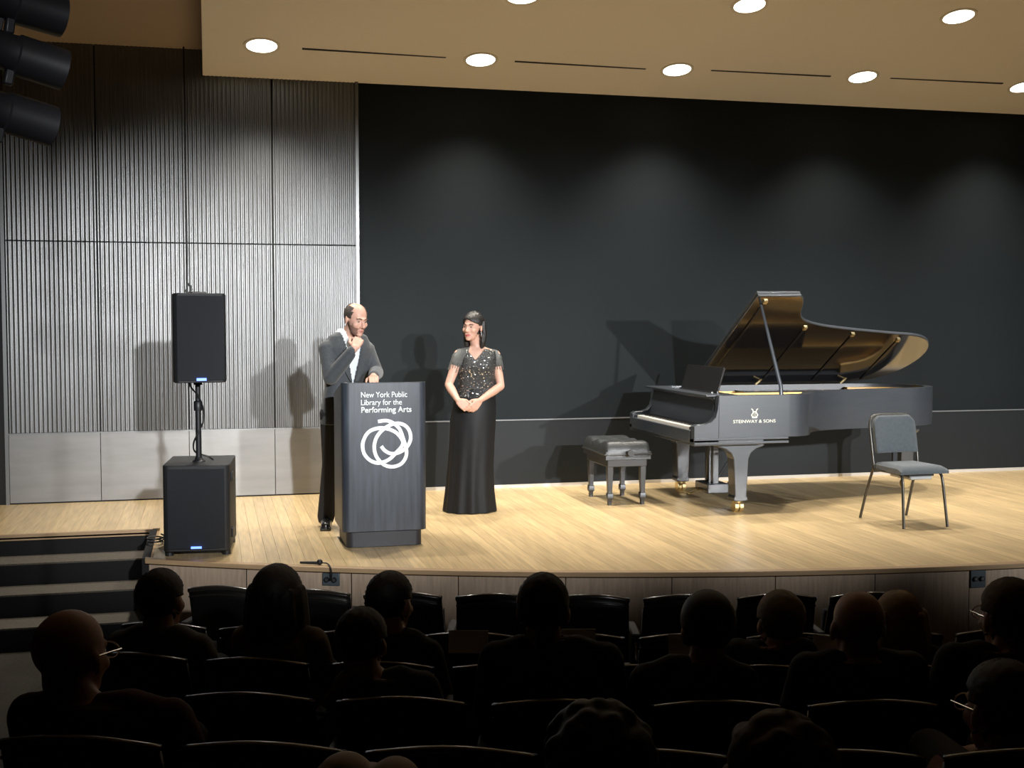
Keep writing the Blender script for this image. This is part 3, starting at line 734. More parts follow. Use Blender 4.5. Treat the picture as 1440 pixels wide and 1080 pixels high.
for k in range(-1, 7): seat(3, k, R3L.get(k) or 'empty black third row seat with tipped-up cushion, '+{2: 'between the broad paper and the charcoal suit', 3: 'between charcoal suit and smooth dark head', 6: 'beyond the man with short brown hair'}[k], None if k in R3L else G3, down=k in R3L, last=(k == 6))
R4L = {1: 'black seat of the person with the mustard scarf', 2: 'black seat of the man in the charcoal suit', 3: 'black seat of the man in the black jacket with a smooth dark head',
       4: 'black seat of the bald man in a black jacket', 5: 'black seat of the man with short brown hair, fourth row'}
for k in range(0, 6): seat(4, k, R4L.get(k, 'empty black fourth row seat beside the maroon sweater'), None, down=k in R4L, last=(k == 5))
R5L = {-1: 'black seat of the bald man in the maroon sweater', 4: 'black seat of the man with glasses and short dark hair'}
for k in range(-1, 5): seat(5, k, R5L.get(k) or 'empty black fifth row seat '+{0: 'next to the man in maroon', 1: 'behind the person with the mustard scarf', 2: 'behind the man with the smooth dark head', 3: 'behind the bald man in black'}[k], None if k in R5L else 'empty fifth row seats', down=k in R5L, last=(k == 4))

# white sheets hung over the second row backs
M_PAPER = mat('white_paper', (.85, .81, .76), .8)
def sheet(px, py_top, wd, hh, label, rot=0.0):
    rad = ROWS[2][0]; p = on_arc(px, py_top, rad+.118); ang = math.atan2(p.x-SC.x, SC.y-p.y)
    e = MB().slab(lambda u, v: ((u-.5)*wd, -.0+.016*math.sin(PI*.5*v)-.02+.01*(u-.5), -hh+v*hh), 6, 6, (0, .0012, 0)).build('paper_sheet', M_PAPER, None, smooth=True)
    e.location = p; e.rotation_euler = (0, rot, ang); return tag(e, label, 'paper')
sheet(659, 886, .186, .105, 'broad white paper sheet on an empty seat back beside the charcoal suit')
sheet(556, 906, .17, .06, 'white paper strip beside the mustard scarf')
sheet(812, 884, .17, .10, 'white paper behind the shoulder of the charcoal suit')
sheet(962, 891, .15, .10, 'white paper behind the black jacket and smooth dark head')
sheet(1166, 895, .155, .075, 'tilted white paper between the grey-haired man and the bald man', R(10))

# ================================================================== PEOPLE
def basis(fwd, up=(0, 0, 1)):
    y = Vector(fwd).normalized(); z = Vector(up); z = (z-y*z.dot(y)).normalized(); x = y.cross(z)
    return Matrix((x, y, z)).transposed()
def frame(o, fwd, up=(0, 0, 1), k=1.0):
    return Matrix.Translation(o) @ (basis(fwd, up)*k).to_4x4()
HE = [((0, -.014, .030), (.076, .097, .086)), ((0, .028, -.020), (.064, .064, .086)), ((0, .038, -.072), (.050, .050, .044))]
def add_head(mb, M, nose=1.0, female=False):
    for c, r in HE: mb.ell(c, r if not female else (r[0]*.95, r[1], r[2]), M=M, n=24, m=16)
    mb.ell((0, .076, -.098), (.024, .018, .018), M=M, n=12, m=8)
    mb.chain([(-.036, .080, .020), (0, .090, .021), (.036, .080, .020)], [.010, .011, .010], 10, M=M)
    mb.chain([(0, .088, .010), (0, .104*nose, -.016), (0, .112*nose, -.032)], [.008, .010, .0125], 10, M=M)
    for s in (-1, 1):
        mb.ell((s*.011, .098, -.036), (.009, .010, .008), M=M, n=10, m=6)
        mb.ell((s*.038, .060, -.026), (.026, .026, .024), M=M, n=12, m=8)
        mb.ell((s*.079, -.006, -.010), (.009, .020, .033), rot=Matrix.Rotation(s*R(-14), 3, 'Z') @ Matrix.Rotation(R(12), 3, 'X'), M=M, n=12, m=10)
    mb.chain([(-.018, .084, -.064), (0, .091, -.062), (.018, .084, -.064)], .007, 8, M=M)
    mb.chain([(-.015, .082, -.076), (0, .089, -.077), (.015, .082, -.076)], .008, 8, M=M)
def shell(M, keep, off, name, m, parent, thick=.012, n=84, mm=60, jit=.0):
    """surface patch over the skull: hair, beard"""
    rnd = random.Random(3)
    def RR(d):
        best = .02
        for c, r in HE:
            c = Vector(c); A = sum((d[i]/r[i])**2 for i in range(3)); B = -2*sum(d[i]*c[i]/r[i]**2 for i in range(3)); C = sum((c[i]/r[i])**2 for i in range(3))-1
            D = B*B-4*A*C
            if D >= 0: best = max(best, (-B+math.sqrt(D))/(2*A))
        return best
    V = {}; vs = []; fs = []
    def vid(i, j):
        i %= n
        if (i, j) not in V:
            t = PI*(j+.5)/(mm+1); f = 2*PI*i/n; d = Vector((math.sin(t)*math.cos(f), math.sin(t)*math.sin(f), math.cos(t)))
            o_ = off(d) if callable(off) else off
            V[(i, j)] = len(vs); vs.append(d*(RR(d)+o_+rnd.uniform(-jit, jit)))
        return V[(i, j)]
    for j in range(mm):
        for i in range(n):
            t = PI*(j+1)/(mm+1); f = 2*PI*(i+.5)/n; d = Vector((math.sin(t)*math.cos(f), math.sin(t)*math.sin(f), math.cos(t)))
            if keep(d, d*RR(d)): fs.append((vid(i, j), vid(i, j+1), vid(i+1, j+1), vid(i+1, j)))
    top_ = [vid(i, 0) for i in range(n)]
    if keep(Vector((0, 0, 1)), Vector((0, 0, .116))): fs.append(tuple(top_))
    o = MB().add(vs, fs, M).build(name, m, parent, smooth=False)
    for p in o.data.polygons: p.use_smooth = True
    q = o.modifiers.new('sol', 'SOLIDIFY'); q.thickness = thick; q.offset = -1
    return o
def cut(o, M, pred):
    """open a garment where pred(local point) holds"""
    I = M.inverted(); bm = bmesh.new(); bm.from_mesh(o.data)
    bmesh.ops.delete(bm, geom=[f for f in bm.faces if pred(I @ f.calc_center_median())], context='FACES')
    bm.to_mesh(o.data); bm.free(); return o
def hand(mb, wrist, d, n, idx, s=1.0, curl=.4, thumb=.5):
    """wrist point, finger direction, palm normal, direction of the index side; fingers bend towards the palm"""
    wrist = Vector(wrist); d = Vector(d).normalized(); n = Vector(n); n = (n-d*n.dot(d)).normalized(); i_ = Vector(idx); i_ = (i_-d*i_.dot(d)-n*i_.dot(n)).normalized()
    for k, (o, L, fl) in enumerate(((.030, .088, .95), (.010, .092, 1.06), (-.011, .088, 1.0), (-.031, .080, .78))):
        kn = wrist+(d*L+i_*o)*s
        mb.chain([wrist+(i_*o*.55+d*.008)*s, wrist+(d*L*.55+i_*o*.85)*s, kn], [.015*s, .0145*s, .0115*s], 10)
        p = kn; a = 0
        pts = [p]; rr = [.0100*s]
        for L2, b, r in ((.040, .9, .0092), (.025, 1.2, .0084), (.020, .8, .0072)):
            a += curl*b*1.15; p = p+(d*math.cos(a)+n*math.sin(a))*L2*fl*s; pts.append(p); rr.append(r*s)
        mb.chain(pts, rr, 10)
    mb.ell(wrist+(d*.045+i_*.0)*s, (.036*s, .045*s, .014*s), rot=Matrix((i_, d, n)).transposed(), n=14, m=8)
    b = wrist+(d*.022+i_*.026+n*.006)*s; t1 = (d*.62+i_*(1.0-thumb)+n*.45*thumb*1.6).normalized()
    t2 = (d*.85+i_*(.25-.4*thumb)+n*.5*thumb).normalized()
    mb.chain([b, b+t1*.040*s, b+t1*.040*s+t2*.030*s, b+t1*.040*s+t2*.055*s], [.0145*s, .0118*s, .0105*s, .0085*s], 10)
def torso(mb, spine, radii, rt, f, n=28, pw=2.3):
    rs = []
    for c, (rx, ry) in zip(spine, radii):
        ring = []
        for k in range(n):
            a = 2*PI*k/n; ca, sa = math.cos(a), math.sin(a)
            ring.append(Vector(c)+rt*rx*math.copysign(abs(ca)**(2/pw), ca)+f*ry*math.copysign(abs(sa)**(2/pw), sa))
        rs.append(ring)
    mb.rings(rs)
def skin(name, c): return mat(name, c, .5, spec=.4, var=.06, vscale=30)
def face_bits(pe, M, eye=(.05, .03, .02), brow=(.03, .022, .018), lip=(.45, .18, .15), lipw=1.0):
    mw = mat('eye_white', (.42, .36, .33), .5); mi = mat('iris_dark', eye, .2); mbw = mat('brow_%.2f' % brow[0], brow, .9); ml = mat('lip_%.2f' % lip[0], lip, .5)
    for s in (-1, 1):
        e = MB().ell((s*.030, .077, .001), (.013, .011, .0055), M=M, n=12, m=8).build('eye', mw, pe, smooth=True)
        MB().ell((s*.030, .0855, .001), (.0055, .0035, .0058), M=M, n=10, m=6).build('iris', mi, e, smooth=True)
        MB().chain([(s*.012, .093, .019), (s*.030, .0925, .025), (s*.048, .080, .021)], [.004, .0045, .0025], 8, M=M).build('eyebrow', mbw, pe, smooth=True)
    a = MB(); a.chain([(-.022*lipw, .084, -.066), (-.008, .0955, -.065), (.008, .0955, -.065), (.022*lipw, .084, -.066)], [.003, .005, .005, .003], 8, M=M)
    a.chain([(-.018*lipw, .084, -.072), (0, .0945, -.0755), (.018*lipw, .084, -.072)], [.003, .0058, .003], 8, M=M); a.build('lips', ml, pe, smooth=True)

# ------------------------------------------------------------------ the man behind the lectern
SK1 = skin('skin_man', (.56, .33, .25)); M_SUIT = mat('charcoal_suit', (.040, .046, .052), .8, var=.15, vscale=60, bump=.2, bscale=300, sheen=.2)
M_TROUS = mat('dark_trousers', (.018, .019, .022), .85); M_SHIRT = mat('pale_shirt', (.62, .66, .70), .7, bump=.15, bscale=60); M_SHOE = mat('black_shoe', (.012, .012, .013), .25, spec=.7)
M_HAIRD = mat('dark_brown_hair', (.045, .033, .026), .6, bump=.6, bscale=300)
up = Vector((0, 0, 1))
f = Vector((.26, -.965, 0)).normalized(); rt = f.cross(up)
base = at_z(470, 741); mp = empty('person', (base.x, base.y, 0), 0, 'bearded man in a charcoal suit behind the lectern, hand at his chin', 'person')
I_ = Matrix.Translation((-base.x, -base.y, 0))            # parts are written in world space, parented to the Empty at the feet
def own(o, e): o.matrix_parent_inverse = Matrix.Translation(-Vector(e.location)); return o
YB = -1.88
pel = at_y(484, 572, YB); wst = at_y(488, 538, YB); chs = at_y(489, 505, YB-.01); uch = at_y(489, 489, YB-.02); nb_ = at_y(489, 466, YB-.02)
shR, shL = at_y(460, 490, YB-.07), at_y(515, 491, YB+.02)
elR, wrR = at_y(465, 531, YB-.17), at_y(499, 489.5, YB-.28)
elL, wrL = at_y(529, 524, YB-.05), at_y(525, 529, YB-.33)
hc = at_y(500.5, 449, YB-.10); hf = Vector((.44, -.86, -.24)).normalized(); hM = frame(hc, hf, (.10, -.12, 1), 1.03)
ftR, ftL = at_z(459, 741), at_z(459, 741)+Vector((.30, .08, 0))
knR, knL = Vector((ftR.x+.04, ftR.y-.04, .50)), Vector((ftL.x-.02, ftL.y-.03, .50)); hpR, hpL = pel+rt*.09-up*.04, pel-rt*.09-up*.04
def man():
    b = MB(); add_head(b, hM, 1.0)
    b.chain([hM @ Vector((0, -.02, -.06)), (hM @ Vector((0, -.03, -.13))+nb_)/2, nb_-up*.03], [.056, .055, .065])
    torso(b, [pel, wst, chs, uch, nb_-up*.02], [(.15, .09), (.14, .085), (.16, .10), (.165, .09), (.06, .055)], rt, f)
    b.chain([shR, elR, wrR], [.045, .038, .027]); b.chain([shL, elL, wrL], [.045, .038, .027])
    chin = hM @ Vector((.0, .085, -.115))
    hand(b, wrR, (chin+Vector((.012, -.03, .045))-wrR), Vector((.30, .9, .25)), Vector((-.75, .1, .6)), 1.0, .62, .3)
    hand(b, wrL, Vector((-.1, -.95, -.12)), Vector((0, 0, -1)), Vector((-1, 0, 0)), .95, .25, .4)
    for h_, k_, a_ in ((hpR, knR, ftR), (hpL, knL, ftL)): b.chain([h_, k_, Vector((a_.x, a_.y+.03, .08))], [.07, .05, .038])
    body = own(remeshed(b, 'body', SK1, mp, .0052, 3), mp)
    j = MB(); torso(j, [pel-up*.13, pel-up*.02, wst, chs, uch, nb_-up*.035, nb_+up*.0], [(.190, .135), (.186, .130), (.170, .122), (.190, .138), (.192, .128), (.150, .098), (.082, .074)], rt, f)
    for a, e_, w_ in ((shR, elR, wrR), (shL, elL, wrL)):
        j.ell(a, (.066, .068, .060)); j.chain([nb_-up*.035+(a-nb_)*.3, a+up*.0], [.045, .058]); j.chain([a, (a+e_)/2, e_], [.066, .060, .056]); j.chain([e_, (e_+w_)/2, e_+(w_-e_)*.90], [.058, .052, .043])
    jk = own(remeshed(j, 'jacket', M_SUIT, mp, .007, 5), mp)
    T = frame(wst, f); zt = (T.inverted() @ nb_).z
    cut(jk, T, lambda p: p.y > .0 and abs(p.x+.0) < .006+.072*max(0, min(1, (p.z-.005)/(zt-.02))) and .0 < p.z < zt+.05)
    s = MB(); torso(s, [pel, wst, chs, uch, nb_-up*.03, nb_+up*.022], [(.165, .108), (.152, .108), (.172, .126), (.172, .115), (.11, .082), (.072, .070)], rt, f)
    sh = own(remeshed(s, 'shirt', M_SHIRT, mp, .007, 4), mp)
    cut(sh, T, lambda p: p.y > 0 and abs(p.x) < .045*max(0, (p.z-(zt-.13))/.13) and p.z > zt-.13)
    # collar and lapels
    def col_(u, v):
        a = R(-140+280*u); r_ = .061+.010*(1-v)-.003*v; c0 = nb_*.8+(hM @ Vector((0, -.02, -.1)))*.2
        return tuple(c0-f*math.cos(a)*r_*1.05+rt*math.sin(a)*r_+up*(-.036+.044*v+.008*math.cos(a)))
    own(MB().slab(col_, 24, 3, lambda u, v: tuple(-f*math.cos(R(-140+280*u))*.005+rt*math.sin(R(-140+280*u))*.005)).build('shirt_collar', M_SHIRT, mp, smooth=True), mp)
    for sg in (-1, 1):
        def lap(u, v):
            z = .015+u*(zt-.03); x = .012+.074*(u**.9)+.050*v*(math.sin(PI*min(1, u*.93+.05))**.7); y = .138+.006*math.sin(PI*u)-.9*max(0, x-.05)**1.5-.055*max(0, (u-.72)/.28)**1.4
            return tuple(T @ Vector((sg*x, y, z)))
        o = MB().slab(lap, 14, 4, tuple(f*.006)).build('lapel', M_SUIT, mp, smooth=True); own(o, mp)
    t = MB()
    for h_, k_, a_ in ((hpR, knR, ftR), (hpL, knL, ftL)):
        a2 = Vector((a_.x, a_.y+.03, .07)); t.chain([h_, (h_+k_)/2, k_, (k_+a2)/2, a2], [.105, .088, .074, .070, .068])
    t.ell(pel-up*.05, (.165, .115, .12)); own(remeshed(t, 'trousers', M_TROUS, mp, .009, 4), mp)
    for a_, dr in ((ftR, Vector((-.12, -.95, 0))), (ftL, Vector((.3, -.95, 0)))):
        d_ = dr.normalized(); a0 = Vector((a_.x, a_.y, 0))
        q = MB(); q.chain([a0-d_*.05+up*.045, a0+d_*.06+up*.042, a0+d_*.16+up*.034], [.042, .043, .036]); q.box(-.042, .042, -.09, .195, 0, .022, frame(a0, d_)); q.chain([a0-d_*.03+up*.06, a0-d_*.03+up*.10], [.045, .042])
        own(remeshed(q, 'shoe', M_SHOE, mp, .007, 3), mp)
    # fringe of hair round the back and sides, bald crown, short beard
    own(shell(hM, lambda d, p: p.z > -.055-.02*d.y and ((d.y < -.05 and d.z < .80) or (d.y < .42 and abs(d.x) > .45 and d.z < .66 and p.z > .012) or (abs(d.x) > .5 and d.y < .22 and p.z > -.01)) and not (abs(d.x) > .85 and p.z < .012 and d.y > -.3), .006, 'hair', M_HAIRD, mp, .008, jit=.0012), mp)
    own(shell(hM, lambda d, p: p.z < -.036 and d.y > .05 and p.z > -.125 and (abs(p.x) > .026 or p.z < -.082 or -.060 < p.z < -.05) and not (p.z > -.048 and abs(p.x) < .046) and p.y > .012, .0025, 'beard', mat('beard_brown', (.21, .115, .082), .8, bump=.5, bscale=400), mp, .006, jit=.0008), mp)
    for c in list(mp.children): pass
    eb = [c for c in bpy.data.objects if c.parent == mp]
    face_bits(mp, hM)
    for c in bpy.data.objects:
        if c.parent == mp and c not in eb: own(c, mp)
man()

# ------------------------------------------------------------------ the woman in the black gown
SK2 = skin('skin_woman', (.62, .37, .28)); M_GOWN = mat('black_gown', (.0085, .009, .0105), .6, spec=.3); M_BODICE = mat('sequinned_bodice', (.016, .018, .020), .35, spec=.8, bump=.9, bscale=160)
M_SEQ = mat('silver_sequin', (.75, .80, .80), .22, metal=.9); M_HAIRB = mat('black_hair', (.014, .012, .011), .38, spec=.6, bump=.5, bscale=200, stretch=(1, 1, .15)); M_BEAD = mat('beaded_sleeve', (.10, .105, .10), .4, spec=.8, bump=.8, bscale=250)
wb_ = at_z(661, 719); wp = empty('person', (wb_.x, wb_.y, 0), 0, 'dark-haired woman in a long black gown with sequinned bodice, hands clasped', 'person')
def woman():
    Y = wb_.y; f = Vector((-.16, -.98, 0)).normalized(); rt = f.cross(up)
    K = lambda x, y, dy=0: at_y(x, y, Y+dy)
    hc = K(665, 459.5, -.05); hf = Vector((-.66, -.75, -.03)).normalized(); hM = frame(hc, hf, (.06, 0, 1), .98)
    nb = K(671, 487, -.01)
    sR, sL = K(646, 499, -.03), K(696, 500, .03); eR, eL = K(631, 541, -.05), K(704, 543, -.02); wR, wL = K(644, 563, -.22), K(675, 563, -.22)
    b = MB(); add_head(b, hM, .93, True)
    b.chain([hM @ Vector((0, -.022, -.06)), (hM @ Vector((0, -.028, -.12))+nb)/2, nb-up*.03], [.047, .046, .058])
    torso(b, [K(664, 590), K(668, 550), K(670, 520), K(670.5, 503), nb-up*.035, nb], [(.16, .10), (.13, .085), (.145, .108), (.155, .098), (.135, .070), (.055, .05)], rt, f)
    for s_, e_, w_ in ((sR, eR, wR), (sL, eL, wL)):
        b.ell(s_, (.048, .048, .048)); b.chain([s_, (s_+e_)/2+up*.0, e_], [.046, .041, .034]); b.chain([e_, e_+(w_-e_)*.35, w_], [.034, .036, .022])
    hand(b, wR, Vector((.62, -.30, -.55)), Vector((.25, .9, -.2)), Vector((.5, 0, .8)), .93, .75, .5)
    hand(b, wL, Vector((-.62, -.12, -.62)), Vector((-.2, .9, .1)), Vector((-.5, 0, .8)), .93, .5, .5)
    for sg in (-1, 1): b.chain([K(664, 588)+rt*sg*.08, Vector((wb_.x, wb_.y, .45))+rt*sg*.08, Vector((wb_.x, wb_.y+.02, .09))+rt*sg*.07], [.07, .05, .036])
    own(remeshed(b, 'body', SK2, wp, .0052, 3), wp)
    # gown: skirt and bodice
    k = 1/169.0
    sk = MB(); rs = []
    for y, cx, hw, dp in ((720, 661, 37.5, .175), (712, 661, 37, .172), (690, 661, 34.5, .160), (655, 662, 32.5, .150), (620, 664, 32, .150), (592, 665, 32.5, .152), (570, 667, 31, .145), (552, 668.5, 28, .125), (546, 669, 27, .12)):
        c = K(cx, y); c.z = max(c.z, .008); w_ = max(0, (y-590)/130.0)
        rs.append([c+rt*hw*k*math.cos(2*PI*i/72)*(1+.045*w_*math.cos(11*2*PI*i/72))+f*dp*math.sin(2*PI*i/72)*(1+.06*w_*math.cos(11*2*PI*i/72+1)) for i in range(72)])
    sk.rings(rs); own(sk.build('skirt', M_GOWN, wp, smooth=True), wp)
    bd = MB(); torso(bd, [K(668, 558), K(669, 546), K(669.5, 530), K(670, 516), K(670.5, 503), K(671, 494), nb-up*.02], [(.168, .128), (.156, .118), (.154, .122), (.162, .142), (.164, .128), (.150, .098), (.095, .075)], rt, f)
    bo = own(remeshed(bd, 'bodice', M_BODICE, wp, .006, 4), wp)
    T = frame(K(669, 546), f); zn = (T.inverted() @ nb).z; zv = (T.inverted() @ K(668, 505)).z
    def vneck(p): return (p.y > -.02 and p.z > zv and abs(p.x-.005) < .006+.088*(p.z-zv)/(zn-zv)) or p.z > zn-.012
    cut(bo, T, vneck)
    rnd = random.Random(5); sq = MB(); me = bo.data
    cand = [p for p in me.polygons if p.normal.dot(f) > .15]
    for p in rnd.sample(cand, 300):
        N = (p.normal+Vector((rnd.uniform(-.35, .35), rnd.uniform(-.35, .35), rnd.uniform(-.35, .35)))).normalized()
        B = basis(N) ; c = p.center+p.normal*.003; r = rnd.choice((.0035, .0045, .006))
        sq.add([c+B @ Vector((r*math.cos(a*PI/3), 0, r*math.sin(a*PI/3))) for a in range(6)], [tuple(range(6))])
    so = own(sq.build('sequins', M_SEQ, wp), wp); so['kind'] = 'stuff'
    # short beaded fringe sleeves
    for s_, e_, sg in ((sR, eR, 1), (sL, eL, -1)):
        d_ = (e_-s_).normalized(); c_ = MB(); c_.chain([nb+(s_-nb)*.40-up*.004, s_-rt*sg*.012+up*.002, s_+d_*.03, s_+d_*.075], [.030, .056, .058, .051])
        cs = own(remeshed(c_, 'sleeve', M_BEAD, wp, .007, 3), wp)
        fr = MB()
        for q in range(16):
            a = 2*PI*q/16; u_ = basis(d_); o_ = u_ @ Vector((math.cos(a), 0, math.sin(a)))*.050
            L = rnd.uniform(.05, .10); fr.tube([s_+d_*.045+o_, s_+d_*(.045+L*.5)+o_*1.03, s_+d_*(.045+L)+o_*1.02-up*.01], [.0035, .003, .0025], 5)
        own(fr.build('bead_fringe', M_BEAD, wp), wp)['kind'] = 'stuff'
    for sg in (-1, 1):
        q = MB(); a0 = Vector((wb_.x, wb_.y, 0))+rt*sg*.07; q.chain([a0-f*.06+up*.05, a0+f*.03+up*.05, a0+f*.13+up*.024], [.03, .03, .022]); q.cyl(a0-f*.07, a0-f*.07+up*.05, .012)
        own(q.build('shoe', M_SHOE, wp, smooth=True), wp)
    # hair: fringe on the brow, tucked behind the ear, falling to the shoulders at the back
    def hk(d, p):
        if p.z > .062: return True
        if d.y > .30: return p.z > .068-.55*abs(p.x-.012) and p.z > .012
        return p.z > -.05 and not (abs(d.x) > .80 and -.55 < d.z < .14 and d.y > -.32)
    own(shell(hM, hk, lambda d: .011+.006*max(0, d.z), 'hair', M_HAIRB, wp, .016, jit=.001), wp)
    ln = MB(); L_ = lambda x, y, z: hM @ Vector((x, y, z))
    for x, y0, zb in ((-.080, -.030, -.17), (-.066, -.060, -.20), (-.035, -.085, -.22), (0, -.092, -.22), (.035, -.085, -.22), (.066, -.060, -.20), (.080, -.034, -.17)):
        ln.chain([L_(x, y0, .03), L_(x*1.08, y0-.008, -.06), L_(x*1.0, y0-.0, -.13), L_(x*.95, y0+.005, zb)], [.024, .026, .025, .016])
    own(remeshed(ln, 'hair_length', M_HAIRB, wp, .008, 3), wp)
    own(MB().chain([L_(-.083, .004, -.045), L_(-.085, .004, -.075)], .005, 8).build('earring', M_SEQ, wp, smooth=True), wp)
    eb = [c for c in bpy.data.objects if c.parent == wp]
    face_bits(wp, hM, lip=(.50, .13, .12), lipw=1.15)
    for c in bpy.data.objects:
        if c.parent == wp and c not in eb: own(c, wp)
woman()

# ------------------------------------------------------------------ the audience
SKA = skin('skin_audience', (.50, .28, .20))
def aud(label, row, hx, htop, hw, sl, sr, sy, top, hair, turn=0.0, tilt=0.0, kind='short', bottom=(.02, .02, .024), lean=0.0, glasses=False, scarf=None, skinm=None, collar=None, rimy=0):
    rad = ROWS[row][0]; skm = skinm or SKA
    rh, rs_ = rad-.25-lean, rad-.20-lean*.6
    T0 = on_arc(hx, htop, rh); dist = (T0-CAM).length; k = min(1.16, max(.9, hw*dist/FPX/.172))
    ang = math.atan2(T0.x-SC.x, SC.y-T0.y); f = Vector((-math.sin(ang), math.cos(ang), 0)); rt = f.cross(up)
    hair_t = {'bald': .0, 'short': .010, 'bob': .020, 'long': .020, 'curly': .05, 'cap': .014, 'lobes': .04}[kind]
    hc = T0-up*(.116*k+hair_t)
    if kind in ('curly', 'lobes'): k = min(k, 1.02)
    hd = (Matrix.Rotation(R(-turn), 3, 'Z') @ f); hd = (hd-up*math.tan(R(tilt))).normalized(); hM = frame(hc, hd, (0, 0, 1), k)
    A, B = on_arc(sl, sy, rs_), on_arc(sr, sy, rs_); zs = (A.z+B.z)/2; half = (B-A).length/2
    sc_ = (A+B)/2; fz_ = floor_z(rad)
    pel = polar(math.atan2(sc_.x-SC.x, SC.y-sc_.y), rad-.22, fz_+.50)
    ex = empty('person', polar(math.atan2(pel.x-SC.x, SC.y-pel.y), rad-.22, fz_), 0, label, 'person', None)
    nb = sc_*.55+Vector((hc.x, hc.y, zs))*.45; nb.z = min(zs+.085, hc.z-.098*k)
    hs = max(half-.062, .10)
    s1, s2 = sc_-rt*hs, sc_+rt*hs; s1.z = s2.z = zs-.050
    sp = [pel-up*.06, pel+up*.04, pel*.5+sc_*.5, Vector((sc_.x, sc_.y, zs-.13)), Vector((sc_.x, sc_.y, zs-.05)), Vector((sc_.x*.6+nb.x*.4, sc_.y*.6+nb.y*.4, zs-.005)), nb]
    wf = half/.23
    def garment(g):
        mb = MB(); torso(mb, sp, [(.175+g, .12+g), (.170+g, .12+g), (.155*wf+g, .115+g), ((hs+.02)+g*.6, .115+g), ((hs)+g*.6, .092+g), (hs*.66+g, .070+g), (.062+g, .060+g)], rt, f)
        for s_, sg in ((s1, -1), (s2, 1)):
            e_ = Vector((s_.x, s_.y, 0))+rt*sg*.045+f*.10; e_.z = max(zs-.31, fz_+.50); w_ = e_+f*.22-rt*sg*.13+up*.03
            mb.ell(s_, (.056+g, .060+g, .050+g)); mb.chain([nb-up*.035+rt*sg*.03, nb*.5+s_*.5+up*.006, s_-up*.004], [.042+g, .046+g, .050+g]); mb.chain([s_, (s_+e_)/2, e_], [.058+g, .050+g, .044+g]); mb.chain([e_, e_+(w_-e_)*(.9 if g > .004 else 1)], [.042+g, .030+g])
            if g <= .004: hand(mb, w_, f*.7-rt*sg*.6-up*.2, -up, -rt*sg, .95, .4, .4)
        return mb
    b = garment(-.012); add_head(b, hM); b.chain([hM @ Vector((0, -.02, -.05)), (hM @ Vector((0, -.025, -.12))+nb)/2, nb-up*.03], [.058*k, .056*k, .060])
    kn = []
    for sg in (-1, 1):
        h_ = pel+rt*sg*.09-up*.0; q_ = h_+f*.40+up*.0; a_ = q_+f*.03; a_.z = fz_+.09; kn.append((h_, q_, a_)); b.chain([h_, q_], [.06, .045]); b.chain([q_, a_], [.045, .035])
    own(remeshed(b, 'body', skm, ex, .0095, 2), ex)
    own(remeshed(garment(.010), 'top', top, ex, .011, 4), ex)
    t = MB(); t.ell(pel-up*.0, (.17, .13, .10))
    for h_, q_, a_ in kn: t.chain([h_, (h_+q_)/2, q_], [.088, .078, .066]); t.chain([q_, a_], [.064, .056])
    own(remeshed(t, 'trousers', mat('trousers_%.3f' % bottom[0], bottom, .9), ex, .013, 3), ex)
    for h_, q_, a_ in kn: own(MB().chain([Vector((a_.x, a_.y, fz_+.045)), Vector((a_.x, a_.y, fz_+.04))+f*.15], [.045, .036], 12).build('shoe', M_SHOE, ex, smooth=True), ex)
    L_ = lambda x, y, z: hM @ Vector((x, y, z))
    if kind == 'short': own(shell(hM, lambda d, p: (p.z > .045 or d.y < .30) and p.z > -.072+.03*(d.y > 0) and not (abs(d.x) > .82 and p.z < .020 and d.y > -.35), .010, 'hair', hair, ex, .012, 60, 44, jit=.002), ex)
    if kind == 'thin': pass
    if kind == 'cap': own(shell(hM, lambda d, p: p.z > -.045 and (d.y < .5 or p.z > .03), .014, 'knit_cap', hair, ex, .012, 60, 44), ex)
    if kind in ('bob', 'long'):
        own(shell(hM, lambda d, p: (p.z > .05 or d.y < .25) and p.z > -.07, .020, 'hair', hair, ex, .02, 60, 44, jit=.0015), ex)
        zb = -.16 if kind == 'bob' else -.20; mb = MB()
        for x, y0 in ((-.088, -.012), (-.082, -.04), (-.06, -.082), (-.022, -.105), (.022, -.105), (.06, -.082), (.082, -.04), (.088, -.012)):
            mb.chain([L_(x, y0, .04), L_(x*1.1, y0, -.05), L_(x*1.12, y0, zb*.75), L_(x*1.0, y0+.01, zb)], [.03, .034, .034, .024])
        own(remeshed(mb, 'hair_length', hair, ex, .011, 4), ex)
    if kind == 'curly':
        mb = MB(); rn = random.Random(int(hx)); mb.ell((0, -.025, .035), (.092, .105, .095), M=hM)
        for _ in range(120):
            d = Vector((rn.gauss(0, 1), rn.gauss(0, 1), rn.gauss(0, 1))).normalized()
            if d.z < -.75 or (d.y > .45 and d.z < .35): continue
            mb.ell(Vector((0, -.025, .02))+Vector((d.x*.098, d.y*.105, d.z*.100)), (.026, .026, .024), M=hM, n=8, m=6)
        own(remeshed(mb, 'hair', hair, ex, .009, 2), ex)
    if kind == 'lobes':
        mb = MB(); mb.ell((-.050, -.02, .055), (.072, .10, .085), M=hM); mb.ell((.052, -.02, .050), (.066, .10, .082), M=hM); mb.ell((0, -.05, -.01), (.095, .085, .10), M=hM)
        own(remeshed(mb, 'hair', hair, ex, .009, 3), ex)
    if glasses:
        g = MB()
        for s in (-1, 1):
            g.tube([(s*.084, .0, .008), (s*.080, .05, .008), (s*.072, .098, .006)], .0028, 6, M=hM)
            g.tube([(s*.034+.027*math.cos(a*PI/8), .103, .0+.020*math.sin(a*PI/8)) for a in range(17)], .0025, 6, M=hM)
        g.tube([(-.008, .108, .004), (.008, .108, .004)], .0025, 6, M=hM); own(g.build('eyeglasses', M_CHROME, ex, smooth=True), ex)
